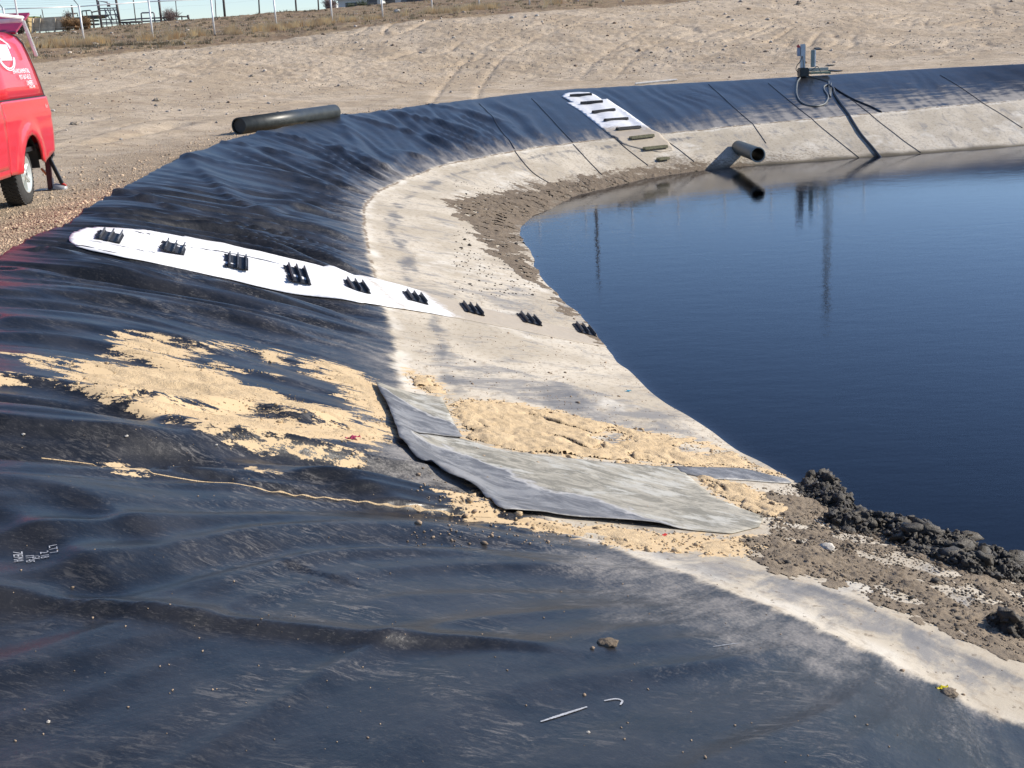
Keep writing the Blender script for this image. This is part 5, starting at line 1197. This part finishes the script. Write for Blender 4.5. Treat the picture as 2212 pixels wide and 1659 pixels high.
    quad('windscreen', [(2.58, -.70, 1.87), (2.58, .70, 1.87), (3.2, .84, 1.31), (3.2, -.84, 1.31)], GL); quad('rear_window', [(1.06, -.76, 1.83), (1.06, .76, 1.83), (1.0, .9, 1.38), (1.0, -.9, 1.38)], GL)
    for s_ in (1, -1):
        quad('side_window', [(1.16, s_*.905, 1.40), (1.2, s_*.76, 1.82), (1.95, s_*.755, 1.84), (1.98, s_*.91, 1.40)], GL); quad('side_window', [(2.06, s_*.91, 1.40), (2.04, s_*.755, 1.84), (2.5, s_*.75, 1.82), (3.0, s_*.885, 1.38)], GL)
        for P in (((1.02, s_*.93, 1.37), (1.12, s_*.765, 1.86)), ((2.0, s_*.925, 1.38), (2.0, s_*.745, 1.88)), ((3.16, s_*.87, 1.34), (2.54, s_*.73, 1.87))): MB().bar(*P, .09, .05, bev=.01).build('pillar', RED, t)
    # hood and front
    V = []; rows = [(3.18, 1.31, .86), (3.6, 1.28, .90), (4.3, 1.22, .90), (4.72, 1.13, .86), (4.80, .95, .84)]
    for x, z, yw in rows:
        for k in (-1, -.9, -.5, 0, .5, .9, 1): V.append((x, k*(yw+.06 if abs(k) == 1 else yw), z-(.06 if abs(k) == 1 else 0)+.03*(1-k*k)))
    me = bpy.data.meshes.new('hood'); me.from_pydata(V, [], gridF(5, 7).tolist()); o = link('hood', me, RED, t, True); o.modifiers.new('thickness', 'SOLIDIFY').thickness = .03
    MB().box((4.80, 0, .88), (.06, 1.3, .34), None, .02).build('grille', BLK, t); MB().box((4.88, 0, .58), (.22, 1.9, .26), None, .05).build('front_bumper', CHR, t)
    for s_ in (1, -1): MB().box((4.78, s_*.77, .95), (.10, .24, .26), None, .03).build('headlight', simple('lamp_glass', (.6, .62, .65), .1), t)
    MB().box((3.0, 1.08, 1.42), (.14, .22, .2), None, .03).build('mirror', BLK, t); MB().box((3.0, -1.08, 1.42), (.14, .22, .2), None, .03).build('mirror', BLK, t)
    # topper
    def topper():
        rows = []
        zs = [1.39, 1.55, 1.75, 1.95, 2.10, 2.20, 2.27, 2.30]; ys = [.955, .935, .905, .870, .835, .77, .64, .3]
        V = []; n = len(zs)
        prof = [(y, z) for y, z in zip(ys, zs)]; prof = prof+[(-y, z) for y, z in prof[::-1]]
        rear = lambda z: -1.24+.30*((z-1.39)/.9)**1.25
        xs = [0, .08, .25, .5, .75, 1.]
        for u in xs:
            for (y, z) in prof: x0 = rear(z); x = x0+(1.02-x0)*u; V.append((x, y*(1-.012*(u == 0)), z))
        m = len(prof); me = bpy.data.meshes.new('topper'); Fc = gridF(len(xs), m).tolist(); Fc.append([(len(xs)-1)*m+k for k in range(m)])
        me.from_pydata(V, [], Fc); o = link('topper', me, RED, t, True); o.modifiers.new('thickness', 'SOLIDIFY').thickness = .025
        MB().box((-.1, .957, 1.388), (2.26, .02, .03)).build('topper_seal', BLK, o); MB().box((-.1, -.957, 1.388), (2.26, .02, .03)).build('topper_seal', BLK, o)
        P = [(rear(z)-.012, y*.99, z) for y, z in zip(ys, zs)]; MB().tube(P, .014, 6).build('rear_trim', simple('trim_grey', (.20, .17, .15), .5), o)
        # raised hatch
        h0 = rear(2.25)-.02; hm = bpy.data.meshes.new('hatch'); e = (h0-.74, 2.52)
        hm.from_pydata([(h0, .76, 2.24), (h0, -.76, 2.24), (e[0], -.80, e[1]), (e[0], .80, e[1])], [], [(0, 1, 2, 3)]); ho = link('hatch', hm, simple('hatch_maroon', (.26, .012, .06), .35), o); ho.modifiers.new('thickness', 'SOLIDIFY').thickness = .03
        # decals on the side, text following the leaning wall
        def on_side(me, cx, cz, sx=1.):
            for v in me.vertices:
                X, Z = cx-v.co.x*sx, cz+v.co.y; Y = np.interp(Z, zs, ys)+.020; v.co = (X, Y, Z)
        for tx, cx, cz, size in [('ENVIRONMENTAL', -.36, 1.745, .085), ('957-567-6512', -.46, 1.665, .085), ('LINERS', -.60, 1.585, .085), ('SINCE 1990', -.66, 1.53, .05)]:
            me = write(tx, None, size, 0); on_side(me, cx, cz, 1.15); link('lettering', me, WHT, o)
        def ring(r0, r1, a0, a1, n=64):
            V = []; 
            for i in range(n+1):
                a = R_(a0+(a1-a0)*i/n)
                for r_ in (r0, r1): V.append((math.cos(a)*r_*1.75, math.sin(a)*r_, 0))
            me = bpy.data.meshes.new('emblem_ring'); me.from_pydata(V, [], gridF(n+1, 2).tolist()); return me
        for r0_, r1_ in ((.185, .20), (.212, .222)):
            me = ring(r0_, r1_, 18, 345); on_side(me, .12, 1.98); link('emblem_ring', me, WHT, o)
        me = bpy.data.meshes.new('emblem_block'); V = [(x*.25, y*.10+.0, 0) for x in np.linspace(-1, 1, 8) for y in np.linspace(-1, 1, 6)]; me.from_pydata(V, [], gridF(8, 6).tolist()); on_side(me, .14, 1.99); link('emblem_block', me, WHT, o)
        # ladder rack
        MB().bar((-1.00, .88, 2.42), (-1.02, .985, 1.93), .05, .05, bev=.01).build('rack_leg', RK, o); MB().bar((-1.00, .88, 2.42), (-1.00, -.88, 2.42), .05, .06, bev=.01).build('rack_bar', RK, o); MB().bar((-1.00, -.88, 2.42), (-1.02, -.985, 1.93), .05, .05, bev=.01).build('rack_leg', RK, o)
        MB().bar((.75, .88, 2.42), (.75, .985, 1.93), .05, .05, bev=.01).build('rack_leg', RK, o); MB().bar((.75, .88, 2.42), (.75, -.88, 2.42), .05, .06, bev=.01).build('rack_bar', RK, o); MB().bar((.75, -.88, 2.42), (.75, -.985, 1.93), .05, .05, bev=.01).build('rack_leg', RK, o)
        for s_ in (1, -1): MB().bar((-1.1, s_*.86, 2.46), (.85, s_*.86, 2.46), .04, .04, bev=.01).build('rack_rail', RK, o)
        MB().tube([(-1.0, .82, 2.4), (-1.03, .80, 3.3)], .012, 6).build('antenna', RK, o)
    topper()
    me = write('4x4', None, .085, 0)
    for v in me.vertices: X, Z = -1.06-v.co.x, 1.255+v.co.y; v.co = (X, yz(X, Z)+.024, Z)
    link('badge', me, simple('badge_silver', (.7, .7, .7), .3, .5), t)
    # wheels
    for cx in (0, WB):
        for s_ in (1, -1):
            yo = s_*.86; w_ = empty('wheel', (cx, yo, R)); w_.parent = t
            d = -s_; Wd = .27
            prof = [(0, .245), (.005, .30), (.02, .375), (.045, .400), (.08, R), (.19, R), (.225, .400), (.25, .375), (.265, .30), (.27, .24)]
            MB().lathe(prof, (0, s_*.02, 0), (0, s_*.02+d, 0), 56).build('tyre', TYR, w_, True)
            tr = MB()
            for k in range(46):
                for j, (yy, aa) in enumerate(((.05, 22), (.11, -28), (.165, 28), (.22, -22))):
                    a = 2*math.pi*(k+.5*(j % 2))/46; rr = R+.002
                    M = Matrix.Rotation(-a, 3, 'Y') @ Matrix.Rotation(R_(aa), 3, 'X')
                    M = Matrix.Rotation(a, 3, 'Y') @ Matrix.Rotation(R_(aa), 3, 'Z')
                    tr.box((math.sin(a)*rr, s_*.02+d*yy, math.cos(a)*rr), (.036, .05, .012), M)
            tr.build('tread', TYR, w_)
            MB().lathe([(.06, .10), (.03, .20), (.0, .235), (0, .25), (.02, .255), (.1, .24)], (0, s_*.02, 0), (0, s_*.02+d, 0), 40).build('rim', CHR, w_, True)
            sp = MB()
            for k in range(6):
                a = 2*math.pi*k/6; sp.box((math.sin(a)*.14, s_*.02+d*.035, math.cos(a)*.14), (.065, .04, .19), Matrix.Rotation(a, 3, 'Y'), .012)
            sp.lathe([(.0, .02), (.0, .06), (.03, .085), (.06, .09)], (0, s_*.02, 0), (0, s_*.02+d, 0), 20); sp.build('spokes', CHR, w_, False)
            MB().lathe([(.10, .235), (.12, .02)], (0, s_*.02, 0), (0, s_*.02+d, 0), 24).build('brake_disc', BLK, w_)
    return t
truck()
def jack():
    D = 18.3; Z = lambda x, y: (.2618*x, 217+.2618*y)
    b_ = W(Z(420, 785), D); t = empty('rear_jack_stand', (b_.x, b_.y, gz(b_.x, b_.y)), 0, 'maroon post and black strut of a rack standing behind the truck bumper', 'rack stand'); o0 = Vector(t.location)
    P = lambda x, y, d=0: W(Z(x, y), D+d)-o0
    Mm = simple('maroon_paint', (.09, .012, .02), .4); Mk = simple('strut_black', (.015, .015, .017), .4); Mr = simple('foot_red', (.45, .03, .02), .5); Mgy = simple('motor_grey', (.36, .37, .38), .5, .2)
    MB().bar(P(390, 470), P(425, 785), .07, .07, bev=.008).build('post', Mm, t); MB().bar(P(432, 640), P(440, 770), .02, .03).build('post_stripe', simple('stripe_white', (.6, .6, .6), .5), t)
    MB().bar(P(405, 470), P(515, 690), .055, .05, bev=.008).build('strut', Mk, t); MB().bar(P(505, 680), P(545, 705), .05, .03, bev=.005).build('strut_foot', Mr, t)
    a = P(445, 715); c = P(490, 725); MB().lathe([(0, .0), (0, .05), (.02, .065), (.16, .065), (.19, .05), (.19, 0)], a, c, 20).build('motor', Mgy, t, True)
    MB().box((P(385, 765)), (.30, .3, .12), None, .01).build('base_box', Mk, t); MB().bar(P(340, 560), P(385, 610), .03, .03).build('latch', simple('latch_orange', (.55, .16, .05), .5), t); MB().bar(P(392, 450), P(405, 500), .05, .05, bev=.01).build('joint', Mgy, t)
jack()
